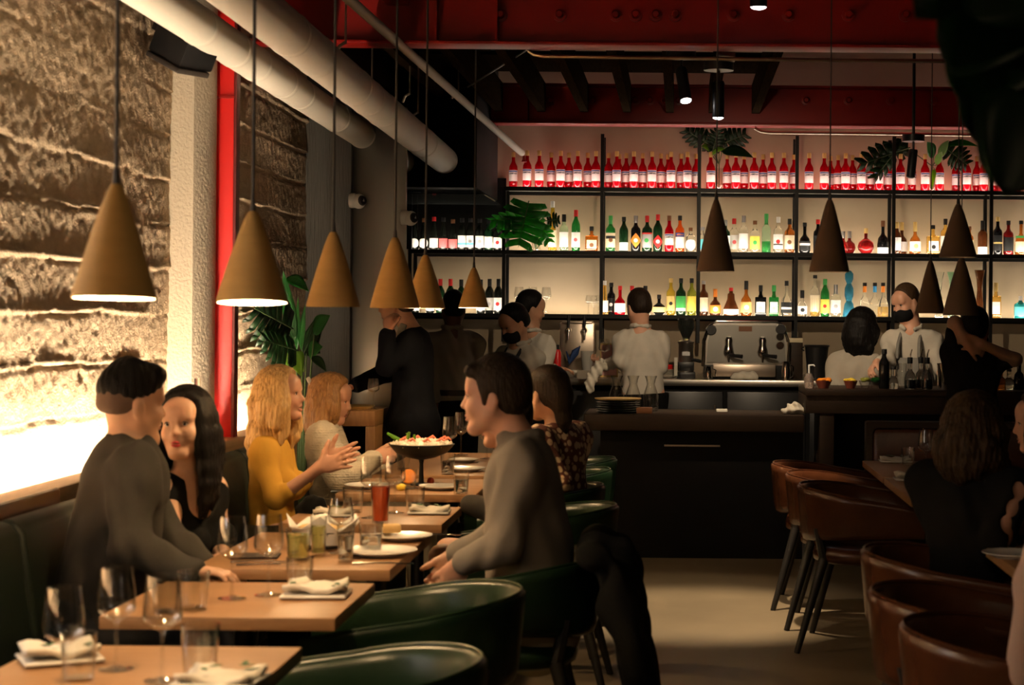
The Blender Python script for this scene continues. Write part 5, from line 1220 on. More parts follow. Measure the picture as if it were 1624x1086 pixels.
# ================================================================ TABLEWARE
mat('water', (.95, .97, .95), 0, 0, 1, 1.33); mat('drink_lime', (.75, .72, .25), .05, 0, .75, 1.33); mat('drink_red', (.85, .20, .07), .05, 0, .6, 1.33); mat('wine_white', (.95, .85, .5), 0, 0, 1, 1.33)
def tumbler(loc, label, h=.098, r=.038, fill=None, fm='water', grp='tumblers on the tables'):
    key = ('tum', h, r)
    if key not in PROTO:
        w = .0016; PROTO[key] = MB().lathe([(0, 0), (r*.80, 0), (r*.84, .003), (r, h), (r-w, h), (r*.83-w, .008), (0, .008)], 32).mesh('tumbler', 'clear_glass', 50)
    o = empty('tumbler', loc, 0, label, 'glass', grp); link('glass_body', PROTO[key], o)
    if fill:
        t = lambda z: (r*.84+(r-r*.84)*z/h)-.0024
        MB().lathe([(0, .0095), (t(.0095)-.001, .0095), (t(h*fill), h*fill), (0, h*fill)], 28).build('drink', fm, o)
    return o
def wg(px, py, label, h=.222, r=.041, z=.742, **k): return wineglass(h, r, label, TP(px, py, .74)+Vector((0, 0, .002)), 'wine glasses on the tables', bowl=.52, wall=.0012, n=40, **k)
mat('leafprint', (.03, .09, .03), .7)
def napkin_plate(px, py, label, rz=0, s=1.0):
    c = TP(px, py); o = empty('side_plate', c, rz, label, 'plate', 'napkin plates')
    MB().box((-.085*s, -.075*s, .004), (.085*s, .075*s, .012), .004).build('plate', 'white_china', o)
    nb_ = MB(); rs_ = random.Random(int(px)); vs_, fs = [], []
    for i in range(9):
        for j in range(9): vs_.append(((-.078+.156*i/8)*s, (-.062+.124*j/8)*s, .020+.010*math.sin(i*.9+rs_.random())*math.cos(j*.8)+.004*rs_.random()))
    for i in range(8):
        for j in range(8): fs.append((i*9+j, (i+1)*9+j, (i+1)*9+j+1, i*9+j+1))
    q = nb_._add(vs_, fs).build('napkin', 'linen', o); sd = q.modifiers.new('thick', 'SOLIDIFY'); sd.thickness = .012; sd.offset = -1
    me = leaf_mesh_small()
    for k in range(5):
        l = link('leaf_print', me, q); l.location = (rs_.uniform(-.06, .06)*s, rs_.uniform(-.05, .05)*s, .034); l.rotation_euler.z = rs_.random()*6
    return o
_lm = []
def leaf_mesh_small():
    if not _lm:
        mb = MB(); pts = [(0, 0), (.006, .008), (.007, .018), (0, .034), (-.007, .018), (-.006, .008)]; mb.prism(pts, 'z', 0, .0012); _lm.append(mb.mesh('leaf_print', 'leafprint'))
    return _lm[0]
def plate(px, py, label, r=.115):
    o = empty('dinner_plate', TP(px, py), 0, label, 'plate', 'dinner plates')
    MB().lathe([(0, .004), (r*.55, .004), (r*.6, .001), (r*.62, .004), (r, .016), (r, .019), (r*.64, .008), (0, .007)], 44).build('plate', 'white_china', o); return o
def cutlery(px, py, label, ang, kind='fork', L=.19):
    o = empty(kind, TP(px, py)+Vector((0, 0, .004)), ang, label, 'cutlery', 'cutlery')
    MB().tube([(-L/2, 0, 0), (-L*.1, 0, .003), (L*.2, 0, .002)], [.004, .0028, .003], 8).build('handle', 'chrome', o)
    if kind == 'fork':
        MB().box((L*.2, -.010, .0), (L*.32, .010, .003), .001).build('head', 'chrome', o)
        for k in range(4): MB().box((L*.32, -.010+k*.0058, .0), (L*.5, -.0075+k*.0058, .002)).build('tine', 'chrome', o)
    else: MB().prism([(L*.18, -.004), (L*.5, -.003), (L*.48, .008), (L*.2, .009)], 'z', 0, .0025).build('blade', 'chrome', o)
    return o
# nearest table
wg(100, 1108, 'wine glass nearest the lower left corner on the nearest table'); wg(184, 1063, 'wine glass in the middle of the nearest table'); wg(257, 1081, 'wine glass right of centre on the nearest table')
tumbler(TP(125, 1078), 'tumbler behind the leftmost wine glass on the nearest table'); tumbler(TP(317, 1066), 'tall tumbler at the back edge of the nearest table', .105, .042)
napkin_plate(95, 1048, 'napkin plate behind the leftmost wine glass', .5); napkin_plate(350, 1084, 'napkin plate at the bottom edge of the nearest table', -.1)
# second table
wg(368, 950, 'wine glass on the second table in front of the black dress'); wg(426, 945, 'wine glass on the second table beside the one at the black dress')
tumbler(TP(307, 966), 'tumbler with facets at the left end of the second table', .10, .042); tumbler(TP(262, 972), 'tumbler half behind the wine glass at the left of the second table', .085, .036)
tumbler(TP(475, 940), 'tumbler beside the napkin plate on the second table', .100, .038); napkin_plate(502, 945, 'napkin plate with leaf print on the second table', .05, 1.05)
# third table
plate(603, 880, 'empty dinner plate at the front corner of the third table', .118); plate(640, 856, 'dinner plate holding a cracker on the third table', .10)
cutlery(608, 896, 'knife lying in front of the empty dinner plate', .05, 'knife'); cutlery(695, 850, 'fork beside the cracker plate', .05, 'fork', .16); cutlery(415, 893, 'fork lying left on the third table', .1, 'fork'); cutlery(425, 898, 'knife lying left on the third table', .1, 'knife')
tag(MB().box((-.075, -.05, .002), (.075, .05, .010), .003, TM(TP(405, 884), rz=.1)).build('menu_card', 'dark_wood'), 'dark flat menu card left on the third table', 'menu')
ck = TP(620, 853)+Vector((0, 0, .02)); tag(MB().box((-.032, -.028, 0), (.032, .028, .028), .006, TM(ck, rz=.3)).build('cracker', mat('bread', (.55, .36, .14), .8, bump=(60, .5, .005))), 'square piece of bread on the second dinner plate', 'bread')
tumbler(TP(588, 873), 'water tumbler left of the empty dinner plate', .092, .040, .55); tumbler(TP(548, 890), 'slim water glass left of the empty dinner plate', .115, .028, .7); tumbler(TP(473, 887), 'tumbler with yellow-green drink on the third table', .10, .040, .8, 'drink_lime')
tumbler(TP(505, 880), 'slim glass with yellow drink beside the bread basket', .125, .027, .75, 'drink_lime'); wg(540, 878, 'wine glass behind the slim water glass on the third table', .18, .042)
# bread basket
bk = empty('bread_basket', TP(512, 868), .1, 'small wire basket lined with printed paper on the third table', 'basket'); mbk = MB()
for z, r in ((.006, .065), (.03, .072), (.055, .08)): mbk.tube([(r*math.cos(t)*1.25, r*math.sin(t), z) for t in np.linspace(0, 2*math.pi, 25)], .0022, 6, False)
mbk.build('ring', 'black_steel', bk)
for k in range(14):
    t = 2*math.pi*k/14; MB().tube([(.065*1.25*math.cos(t), .065*math.sin(t), .004), (.08*1.25*math.cos(t), .08*math.sin(t), .057)], .0018, 6).build('wire', 'black_steel', bk)
vs_, fs = [], []
for i in range(13):
    t = 2*math.pi*i/12
    for r, z in ((.0, .012), (.075, .014), (.085, .065), (.10, .085+.03*math.sin(i*2.3))): vs_.append((1.2*r*math.cos(t), r*math.sin(t), z))
for i in range(12):
    for k in range(3): fs.append((i*4+k, (i+1)*4+k, (i+1)*4+k+1, i*4+k+1))
pp = MB()._add(vs_, fs).build('paper_liner', 'paper', bk); pp.modifiers.new('t', 'SOLIDIFY').thickness = .002
for k in range(4): MB().sphere((-.05+.033*k, .01*(-1)**k, .055), .034, 12, (1.1, .8, .7)).build('bread', 'bread', bk)
# black bag handles on the banquette
F = Field(); c0 = A(P(497, 815, 7.0)); F.cap(c0+A(-.03, 0, -.08), c0+A(.03, 0, -.08), .04, None, .03); F.chain([c0+A(-.04, 0, -.06), c0+A(-.055, 0, .02), c0+A(-.02, 0, .055), c0+A(.03, 0, .05), c0+A(.05, 0, 0), c0+A(.04, 0, -.07)], .014, .01); F.cap(c0+A(0, 0, .06), c0+A(.005, 0, -.05), .016, .02, .01)
F.cap(c0+A(0, 0, -.08), A(c0[0], c0[1], .75), .03, .035, .03)
tag(link('black_pouch', F.mesh('black_pouch', 'cloth_black', .006)), 'black fabric pouch with looped handles standing by the bread basket', 'bag')
# fourth table
wg(626, 814, 'wine glass standing free on the fourth table'); wg(588, 822, 'wine glass left of the free one on the fourth table', .235); tumbler(TP(658, 811), 'tumbler beside the small napkin plate on the fourth table', .098, .040, .0); napkin_plate(681, 814, 'napkin plate on the fourth table', .05, .95)
tumbler(TP(560, 812), 'empty tumbler by the woman in yellow on the fourth table', .10, .042); napkin_plate(528, 818, 'small napkin dish with olives at the left of the fourth table', .1, .9); tumbler(TP(603, 829), 'tall red-orange cocktail on the fourth table', .15, .036, .9, 'drink_red')
# fifth table with footed bowl
plate(584, 774, 'white plate in front of the white knit sweater', .105); plate(700, 776, 'white plate right of the bowl stand on the fifth table', .10); tumbler(TP(731, 783), 'water tumbler at the right end of the fifth table', .10, .036, .6); cutlery(560, 781, 'fork in front of the white sweater', .02, 'fork')
fb = empty('footed_bowl', TP(668, 769), 0, 'black footed bowl of ice with celery and shellfish', 'bowl')
zb = .125; br_ = .150
MB().lathe([(0, 0), (.05, 0), (.05, .006), (.012, .012), (.009, zb-.03), (.012, zb-.01), (.06, zb), (.115, zb+.022), (br_, zb+.062), (br_-.006, zb+.064), (.11, zb+.03), (0, zb+.012)], 40).build('bowl', 'black_steel', fb)
ic = Field(); ic.ell((0, 0, zb+.060), (.138, .138, .022), None, .02)
ic.warp(lambda x, y, z: .006*np.sin(130*x)*np.sin(140*y)+.003*np.sin(300*x+200*y)); q = link('crushed_ice', ic.mesh('crushed_ice', mat('ice', (.62, .54, .42), .4), .005), fb); q['kind'] = 'stuff'
MB().tube([(-.13, 0, zb+.07), (-.09, 0, zb+.07), (-.155, -.01, zb+.11)], [.004, .014, .006], 8).build('celery', 'leaf_light', fb)
for k, (a, b_, c_) in enumerate(((-.05, .02, .11), (-.03, -.02, .105), (-.075, .0, .115))): MB().tube([(a, b_, zb+.06), (a-.02+.02*k, b_, zb+c_)], [.010, .006], 8).build('celery', 'leaf_light', fb)
for k in range(9):
    a = k*.7; MB().tube([(.10*math.cos(a), .1*math.sin(a), zb+.078), (.10*math.cos(a)+.02, .1*math.sin(a)+.01, zb+.09), (.10*math.cos(a)+.035, .1*math.sin(a), zb+.08)], [.006, .007, .003], 8).build('shrimp', mat('shrimp', (.7, .16, .08), .4), fb)
tumbler(TP(648, 775), 'glass holding orange slices below the ice bowl', .085, .036); tag(MB().lathe([(0, -.006), (.030, -.006), (.034, 0), (.030, .006), (0, .006)], 20, TM(TP(648, 775)+Vector((0, 0, .055)), rx=1.2)).build('orange_slice', mat('orange', (.9, .28, .02), .5)), 'orange slice standing in the glass below the bowl', 'fruit')
tag(MB().sphere(TP(636, 778)+Vector((0, 0, .016)), .02, 14, (1.2, .8, .8)).build('lemon_wedge', mat('lemon', (.85, .6, .05), .5)), 'yellow lemon wedge beside the orange slices', 'fruit'); tag(MB().sphere(TP(683, 768)+Vector((0, 0, .016)), .017, 14).build('cherry_tomato', mat('tomato', (.5, .06, .02), .3)), 'small red tomato right of the bowl stand', 'fruit')
# far table
tumbler(TP(710, 752), 'water tumbler in front of the far wine glasses', .10, .037, .6); plate(738, 747, 'dark-rimmed plate with cutlery on the far table', .10); plate(735, 733, 'white side plate on the far table', .08); wg(713, 732, 'left wine glass of the far pair beside the man', .235); wg(731, 722, 'right wine glass of the far pair beside the man', .235); cutlery(742, 744, 'fork resting on the dark-rimmed plate', .4)
wg(772, 728, 'wine glass on the far table hidden at the man’s chin', .2); tumbler(TP(640, 745), 'tumbler behind the ice bowl', .09, .036)
# right tables
wg(1468, 748, 'wine glass on the right table, left of the pair', .21); wg(1499, 752, 'wine glass on the right table, right of the pair', .22)
tumbler(TP(1440, 738), 'tumbler behind the napkin plates on the right table', .095, .036); tumbler(TP(1468, 775), 'tumbler at the front of the right table', .10, .037, .3); napkin_plate(1420, 733, 'napkin plate farthest on the right tables', .0, 1.0); napkin_plate(1445, 762, 'napkin plate in the middle of the right table', 0, .95); napkin_plate(1470, 779, 'napkin plate at the front of the right table', 0, .95)
plate(1606, 884, 'pale plate at the right edge behind the brown chairs', .10)
# bottle on the ledge
o = bottle('taper', .30, .036, 'clear', None, None); o.location = (-2.15, 8.0, .92); o.location = P(340, 712, 8.05); o.location.z = .92; o.location.x = -2.15; tag(o, 'clear glass bottle on the ledge behind the woman in black', 'bottle')
# ================================================================ BAR EQUIPMENT
def pxm(Y): return Y/FPX
YB = 13.75
def on_counter(x, Y=YB, z=CZ): return Vector((P(x, 560, Y).x, Y, z))
# draft tower
c = on_counter(916, 13.9); u = pxm(13.9); o = empty('draft_tower', c, 0, 'square copper-toned draft tower with two taps on the back counter', 'beer tap')
MB().box((-27*u, -.10, 0), (27*u, .10, 86*u), .008).build('tower', 'brushed', o); MB().box((-30*u, -.16, 0), (30*u, .12, 12*u), .004).build('drip_tray', 'steel', o); MB().box((-24*u, -.11, 84*u), (24*u, .09, 88*u), .004).build('top_plate', 'brushed', o)
for dx in (-13, 12):
    t = empty('tap', (0, 0, 0)); t.parent = o; t.location = (dx*u, -.10, 74*u)
    MB().lathe([(0, -.05), (.02, -.05), (.024, -.02), (.02, 0), (0, 0)], 16, TM(rx=math.pi/2) @ Matrix.Scale(-1, 4, (0, 0, 1))).build('faucet', 'chrome', t)
    MB().tube([(0, -.045, 0), (0, -.055, -.05), (0, -.06, -.075)], [.012, .010, .008], 10).build('spout', 'chrome', t); MB().tube([(0, -.04, .01), (0, -.035, .05), (0, -.032, .115)], [.008, .012, .014], 10).build('tap_handle', 'black_plastic', t)
tag(MB().tube([on_counter(898, 13.72)+Vector((0, 0, .2)), on_counter(903, 13.72)+Vector((0, 0, .12)), on_counter(912, 13.72)+Vector((0, 0, .19)), on_counter(920, 13.72)+Vector((0, 0, .24))], [.004, .03, .03, .004], 8).build('blue_cloth', mat('cloth_blue', (.02, .05, .16), .8)), 'blue knotted cloth hanging on the draft tower', 'cloth')
# plastic cup
tag(MB().lathe([(0, 0), (.034, 0), (.05, .145), (.048, .145), (.032, .004), (0, .004)], 24, TM(on_counter(931, 13.62)+Vector((0, 0, .06)))).build('plastic_cup', mat('frosted_plastic', (.62, .6, .55), .35, 0, .45)), 'translucent plastic cup in front of the draft tower', 'cup')
tag(MB().box(on_counter(926, 13.6)-Vector((.05, .02, 0)), on_counter(936, 13.66)+Vector((.02, .02, .06))).build('cup_stand', 'steel'), 'small metal stand under the plastic cup', 'stand')
# red extinguisher-like bottle
o = empty('red_flask', on_counter(884, 13.8), 0, 'bright red cylinder flask with dark cap left of the draft tower', 'flask'); MB().lathe([(0, 0), (.026, 0), (.028, .01), (.028, .19), (.018, .21), (0, .212)], 20).build('body', mat('red_gloss', (.7, .02, .02), .3), o); MB().lathe([(.016, .205), (.016, .245), (0, .25)], 16).build('cap', 'black_plastic', o)
# framed card, towel and glass in barman's hand
c = on_counter(966, 13.9); o = empty('picture_frame', c, 0, 'small gold framed pink card behind the barman', 'frame'); MB().box((-.07, -.006, 0), (.07, .006, .26), .003, TM(rx=-.12)).build('frame', 'print_gold', o); MB().box((-.06, -.009, .012), (.06, -.006, .248), 0, TM(rx=-.12)).build('card', mat('card_pink', (.75, .40, .36), .7), o)
F = Field(); a = A(P(958, 580, 13.0)); F.cap(a+A(-.03, 0, .0), a+A(.05, 0, .01), .04, .035, .03); F.chain([a+A(-.02, -.02, 0), a+A(-.07, -.03, -.06), A(P(936, 608, 12.95)), A(P(937, 620, 12.95))], [.04, .035, .03, .018], .03); F.warp(lambda x, y, z: .006*np.sin(120*x+60*z)+.004*np.sin(90*z+80*y))
tag(link('polishing_cloth', F.mesh('polishing_cloth', 'linen', .007)), 'white polishing cloth hanging from the barman’s hand', 'cloth')
wineglass(.17, .042, 'wine glass held in the barman’s polishing cloth', P(958, 575, 12.95), bowl=.55, n=24, wall=.002)
# plates and cups stack
o = empty('plate_stack', on_counter(1056, 13.75), 0, 'stack of white plates and cups left of the grinder', 'plates')
for k in range(5): MB().lathe([(0, k*.014), (.05, k*.014), (.078 if k == 0 else .065, k*.014+.012), (.05, k*.014+.006), (0, k*.014+.006)], 28).build('plate', 'white_china', o)
MB().lathe([(0, .07), (.05, .07), (.055, .10), (.05, .105), (0, .105)], 24).build('red_lid', 'red_gloss', o)
tumbler(on_counter(1073, 13.72), 'tumbler holding sugar sticks beside the plate stack', .10, .034, grp='bar tumblers'); tag(MB().box(on_counter(1071, 13.72)+Vector((-.008, -.006, .02)), on_counter(1073, 13.72)+Vector((.008, .006, .16))).build('sugar_sticks', 'paper'), 'white sugar sticks standing in the bar tumbler', 'sugar sticks')
# grinder
c = on_counter(1088, 13.8); u = pxm(13.8); o = empty('coffee_grinder', c, 0, 'coffee grinder with smoked hopper beside the espresso machine', 'grinder')
MB().lathe([(0, 0), (14*u, 0), (14*u, 6*u), (12*u, 8*u), (12*u, 54*u), (14*u, 58*u), (9*u, 60*u), (0, 60*u)], 24).build('body', 'steel', o)
MB().box((-15*u, -16*u, 0), (15*u, 14*u, 10*u), .006).build('base', 'black_plastic', o); MB().box((-13*u, -13*u, 12*u), (13*u, -11*u, 26*u), .004).build('front_plate', 'black_plastic', o); MB().box((-6*u, -14*u, 36*u), (6*u, -12*u, 42*u)).build('display', 'white_plastic', o)
MB().lathe([(5*u, 60*u), (6*u, 64*u), (13*u, 80*u), (13.5*u, 92*u), (12.5*u, 92*u), (12*u, 80*u), (4*u, 64*u)], 24).build('hopper', 'smoked_glass', o); MB().lathe([(0, 64*u), (5*u, 66*u), (11.5*u, 80*u), (0, 82*u)], 20).build('beans', 'dark_wood', o); MB().lathe([(0, 92*u), (14*u, 92*u), (13*u, 95*u), (0, 95*u)], 24).build('hopper_lid', 'black_plastic', o)
MB().tube([(9*u, -8*u, 30*u), (20*u, -10*u, 28*u), (24*u, -12*u, 27*u)], [.012, .014, .012], 10).build('portafilter', 'black_plastic', o)
# espresso machine
c = on_counter(1182, 13.75); u = pxm(13.65); o = empty('espresso_machine', c, 0, 'wide chrome two-group espresso machine on the back counter', 'espresso machine')
pts = [(-66*u, 22*u), (-64*u, 60*u), (-58*u, 84*u), (-48*u, 89*u), (50*u, 89*u), (60*u, 84*u), (66*u, 60*u), (68*u, 22*u)]
MB().prism(pts, 'y', -.02, .42).build('body', 'steel', o)
MB().prism([(-62*u, 26*u), (-60*u, 60*u), (-54*u, 82*u), (-46*u, 86*u), (48*u, 86*u), (56*u, 82*u), (62*u, 60*u), (64*u, 26*u)], 'y', -.035, -.02).build('front_panel', 'steel_panel', o)
MB().tube([(-66*u, -.03, 20*u), (-65*u, -.03, 60*u), (-58*u, -.03, 86*u), (-46*u, -.03, 92*u), (50*u, -.03, 92*u), (60*u, -.03, 86*u), (67*u, -.03, 60*u)], .009, 8).build('edge_rail', 'chrome', o)
MB().box((-11*u, -.04, 76*u), (10*u, -.034, 84*u)).build('badge', 'print_brown', o); MB().box((-52*u, -.10, 4*u), (48*u, .2, 24*u), .008).build('drip_tray', 'brushed', o); MB().box((-66*u, -.02, 0), (68*u, .42, 22*u), .006).build('base', 'black_plastic', o)
for gx in (-27, 27):
    g = empty('group_head', (0, 0, 0)); g.parent = o; g.location = (gx*u, -.05, 48*u)
    MB().lathe([(0, -.05), (.03, -.05), (.04, -.03), (.036, 0), (.026, .03), (.03, .07), (.02, .09), (0, .095)], 20).build('group_body', 'chrome', g)
    MB().tube([(0, -.02, -.04), (.04, -.07, -.05), (.10, -.10, -.055)], [.012, .014, .016], 10).build('portafilter_handle', 'black_plastic', g); MB().tube([(0, -.01, -.05), (0, -.012, -.10)], [.012, .008], 10).build('spout', 'chrome', g)
for dx, zz_ in ((-55, 78), (56, 80)):
    MB().lathe([(0, -.03), (.036, -.03), (.042, 0), (0, 0)], 18, TM((dx*u, -.03, zz_*u), rx=-math.pi/2)).build('steam_knob', 'black_plastic', o)
for zz_ in (68, 54): MB().lathe([(0, -.012), (.028, -.012), (.032, 0), (0, 0)], 20, TM((55*u, -.035, zz_*u), rx=-math.pi/2)).build('gauge', 'chrome', o)
MB().tube([(-62*u, -.06, 76*u), (-68*u, -.09, 60*u), (-69*u, -.10, 20*u)], .007, 8).build('steam_wand', 'chrome', o); MB().tube([(63*u, -.06, 76*u), (68*u, -.09, 62*u), (66*u, -.10, 24*u)], .007, 8).build('steam_wand', 'chrome', o)
F = Field(); a = A(on_counter(1180, 13.56)); F.cap(a+A(-.07, 0, .02), a+A(.08, 0, .025), .03, .03, .03); F.cap(a+A(-.02, 0, .04), a+A(.06, 0, .045), .022, .016, .03); F.warp(lambda x, y, z: .005*np.sin(90*x+50*z)); F.plane(a+A(0, 0, .003), (0, 0, -1)); tag(link('bar_towel', F.mesh('bar_towel', 'linen', .007)), 'folded white bar towel in front of the espresso machine', 'towel')
o = empty('milk_pitcher', on_counter(1124, 13.6), 0, 'small steel milk pitcher left of the machine tray', 'pitcher'); MB().lathe([(0, 0), (.034, 0), (.036, .03), (.026, .09), (.03, .10), (.028, .10), (.024, .09), (0, .01)], 20).build('body', 'chrome', o); MB().tube([(.03, 0, .08), (.055, 0, .07), (.05, 0, .02), (.033, 0, .02)], .005, 8).build('handle', 'chrome', o)
o = empty('milk_pitcher', on_counter(1247, 13.6), 0, 'steel pitcher at the right end of the espresso machine', 'pitcher'); MB().lathe([(0, 0), (.034, 0), (.036, .06), (.028, .12), (.033, .14), (.03, .14), (.026, .12), (0, .01)], 20).build('body', 'chrome', o); MB().tube([(.03, 0, .11), (.055, 0, .10), (.05, 0, .03), (.033, 0, .02)], .005, 8).build('handle', 'chrome', o)
# right of the machine: boxes, ice bucket, pump bottle
o = empty('paper_cup_box', on_counter(1262, 13.85), 0, 'tall brown box with pale top right of the espresso machine', 'box'); MB().box((-.05, -.06, 0), (.05, .06, .28), .004).build('box_body', 'dark_wood', o); MB().box((-.055, -.065, .28), (.05, .06, .315), .004).build('lid', 'print_cream', o)
o = empty('ice_bucket', on_counter(1301, 13.3, 1.04)+Vector((0, .35, 0)), 0, 'black flared ice bucket behind the bar', 'bucket'); MB().lathe([(0, 0), (.068, 0), (.09, .25), (.10, .255), (.095, .265), (.083, .25), (.06, .01), (0, .01)], 28).build('bucket', 'black_plastic', o); MB().tube([(-.098, 0, .25), (-.115, 0, .235), (-.095, 0, .22)], .006, 6).build('handle', 'black_plastic', o)
BT = 1.07
def on_bar(x, Y=11.4): return Vector((P(x, 600, Y).x, Y, BT))
o = empty('pump_bottle', on_bar(1283, 11.3), 0, 'clear hand soap pump bottle at the left end of the bar', 'pump bottle'); MB().lathe([(0, 0), (.026, 0), (.03, .01), (.03, .06), (.018, .09), (.011, .095), (0, .096)], 20).build('bottle_body', mat('soap', (.75, .62, .55), .1, 0, .8), o); MB().tube([(0, 0, .09), (0, 0, .145)], .006, 8).build('pump_neck', 'white_plastic', o); MB().tube([(-.004, 0, .145), (.03, 0, .146), (.034, 0, .138)], .005, 8).build('pump_nozzle', 'white_plastic', o)
def garnish_bowl(x, label, m_, fm, r=.05, n=7, Y=11.35, h=.05):
    o = empty('garnish_bowl', on_bar(x, Y), 0, label, 'bowl', 'garnish bowls'); MB().lathe([(0, 0), (r*.6, 0), (r, h), (r*.95, h), (r*.55, .006), (0, .006)], 24).build('bowl', m_, o)
    rs_ = random.Random(x)
    for k in range(n): MB().sphere((rs_.uniform(-.6, .6)*r, rs_.uniform(-.6, .6)*r, h+rs_.uniform(-.004, .012)), .016, 10, (1.2, 1, .7)).build('garnish', fm, o)
mat('bowl_red', (.20, .05, .03), .3); mat('olive_g', (.28, .30, .05), .4)
garnish_bowl(1306, 'dark bowl of orange peel at the left of the bar', 'bowl_red', 'orange', .055, 12); garnish_bowl(1349, 'red glass bowl of pale garnish on the bar', 'bowl_red', 'lemon', .045); garnish_bowl(1372, 'clear bowl of green herbs on the bar', 'clear_glass', 'olive_g', .04); garnish_bowl(1387, 'small dish of green garnish beside the tall black bottle', 'clear_glass', 'leaf', .035)
for x, h, r, g, lb in ((1402, .25, .034, 'black', 'tall black bottle on the bar before the masked bartender'), (1417, .14, .03, 'clear', 'short clear bottle beside the tall black bottle')):
    o = bottle('wine' if h > .2 else 'squat', h, r, g, None, 'black'); o.location = on_bar(x, 11.35); tag(o, lb, 'bottle')
for x, lb in ((1443, 'left of three'), (1460, 'middle of three'), (1470, 'right of three')):
    o = bottle('squat', .20, .036, 'clear', None, 'black', .2, fill=('black', .28)); o.location = on_bar(x, 11.35 if x != 1460 else 11.45); tag(o, f'dark bitters bottle with pour spout on the bar, {lb}', 'bottle', 'bitters bottles')
    MB().tube([(0, 0, .2), (.004, 0, .225), (.012, 0, .25)], [.006, .004, .003], 8).build('pour_spout', 'chrome', o)
tumbler(on_bar(1430, 11.4), 'tall mixing glass left of the bitters bottles', .16, .035, grp='bar glasses'); o = empty('shaker_tin', on_bar(1497, 11.4), 0, 'steel cocktail shaker tin near the bartender’s hand', 'shaker'); MB().lathe([(0, 0), (.034, 0), (.044, .16), (.046, .162), (.042, .16), (.032, .006), (0, .006)], 28).build('tin', 'chrome', o)
for x, h, g, lb in ((1587, .14, 'amber', 'short amber bottle right of the guest at the bar'), (1600, .13, 'clear', 'clear jar right of the guest at the bar'), (1616, .20, 'black', 'dark bottle with tall spout at the right end of the bar')):
    o = bottle('squat', h, .034, g, None, 'black'); o.location = on_bar(x, 11.4); tag(o, lb, 'bottle')
o = bottle('wine', .17, .03, 'green', 'white', 'black'); o.location = on_bar(1512, 11.75); tag(o, 'small green bottle half hidden beside the guest', 'bottle')
# station: plates, carafes, cloth
SZ = .905
def on_st(x, Y=11.5): return Vector((P(x, 640, Y).x, Y, SZ))
for x, lb in ((978, 'left of three'), (1004, 'middle of three'), (1032, 'right of three')):
    o = empty('carafe', on_st(x, 11.58), 0, f'hourglass glass carafe on the low station, {lb}', 'carafe', 'carafes'); MB().lathe([(0, 0), (.045, 0), (.05, .02), (.05, .10), (.026, .17), (.03, .20), (.04, .225), (.038, .225), (.028, .2), (.024, .17), (.046, .10), (.046, .02), (0, .008)], 28).build('glass', 'clear_glass', o)
o = empty('tray_stack', on_st(980, 11.34), 0, 'stack of dark plates under a thin brass tray on the low station', 'plates')
for k in range(6): MB().lathe([(0, k*.014), (.11, k*.014), (.14, k*.014+.011), (.10, k*.014+.005), (0, k*.014+.005)], 36).build('plate', 'black_plastic', o)
MB().lathe([(0, .085), (.145, .085), (.148, .092), (.14, .09), (0, .09)], 36).build('tray', 'print_gold', o)
tag(MB().box(on_st(1022, 11.3)-Vector((.05, .03, 0)), on_st(1022, 11.36)+Vector((.05, .03, .035)), .003).build('napkin_holder', 'print_brown'), 'small wooden napkin holder on the low station', 'holder'); tag(MB().box(on_st(1145, 11.55)-Vector((.035, .02, 0)), on_st(1145, 11.6)+Vector((.035, .02, .016)), .003).build('order_pad', 'paper'), 'white order pad lying on the low station', 'pad')
F = Field(); a = A(on_st(1262, 11.36)); F.cap(a+A(-.05, 0, .02), a+A(.06, 0, .02), .03, .025, .03); F.cap(a+A(-.01, 0, .05), a+A(.03, 0, .045), .025, .02, .03); F.cap(a+A(-.08, -.02, .01), a+A(.0, -.03, .03), .012, .02, .02); F.warp(lambda x, y, z: .008*np.sin(110*x+70*z)+.004*np.sin(160*z)); F.plane(a+A(0, 0, .003), (0, 0, -1)); tag(link('cleaning_cloth', F.mesh('cleaning_cloth', 'linen', .006)), 'crumpled beige cloth at the right end of the low station', 'cloth')
# things on the waiter station
o = empty('tray', Vector((-1.93, 10.7, .95)), 0, 'dark tray with brass rim on the light wood station', 'tray'); MB().lathe([(0, 0), (.11, 0), (.125, .018), (.12, .018), (.105, .004), (0, .004)], 32, Matrix.Diagonal((1, 1.3, 1, 1))).build('tray_body', 'print_gold', o)
wineglass(.18, .035, 'wine glass standing on the light wood station', Vector((-1.80, 10.62, .952)), n=20)
# ---------------------------------------------------------------- speaker and cameras
sp_ = empty('wall_speaker', P(290, 80, 7.9), 0, 'black wall loudspeaker tilted down above the plastered pier', 'loudspeaker')
M = TM((0, 0, 0), rz=-.5, rx=0, ry=.0) @ TM(rx=.0, ry=.45)
MB().box((-.10, -.10, -.05), (.11, .10, .10), .012, M).build('cabinet', 'black_plastic', sp_); MB().box((-.09, -.112, -.075), (.12, .08, -.05), .006, M).build('grille', mat('grille', (.03, .022, .018), .7, bump=(300, .6, .003)), sp_); MB().box((-.20, -.02, .02), (-.10, .02, .09), .004, M).build('bracket', 'black_steel', sp_)
def turret(x, y, Y, label, m_, flip=1):
    q = P(x, y, Y); o = empty('security_camera', q, 0, label, 'camera', 'security cameras')
    MB().lathe([(0, -.01), (.045, -.01), (.048, 0), (.045, .03), (0, .03)], 24, TM((-.02, 0, 0), ry=math.pi/2)).build('mount', m_, o); MB().sphere((.03, -.01, -.005), .047, 20).build('housing', m_, o); MB().lathe([(0, .046), (.026, .045), (.032, .036), (.034, .03)], 20, TM((.03, -.01, -.005), ry=math.pi/2-.1, rz=-.7)).build('lens', 'black_plastic', o)
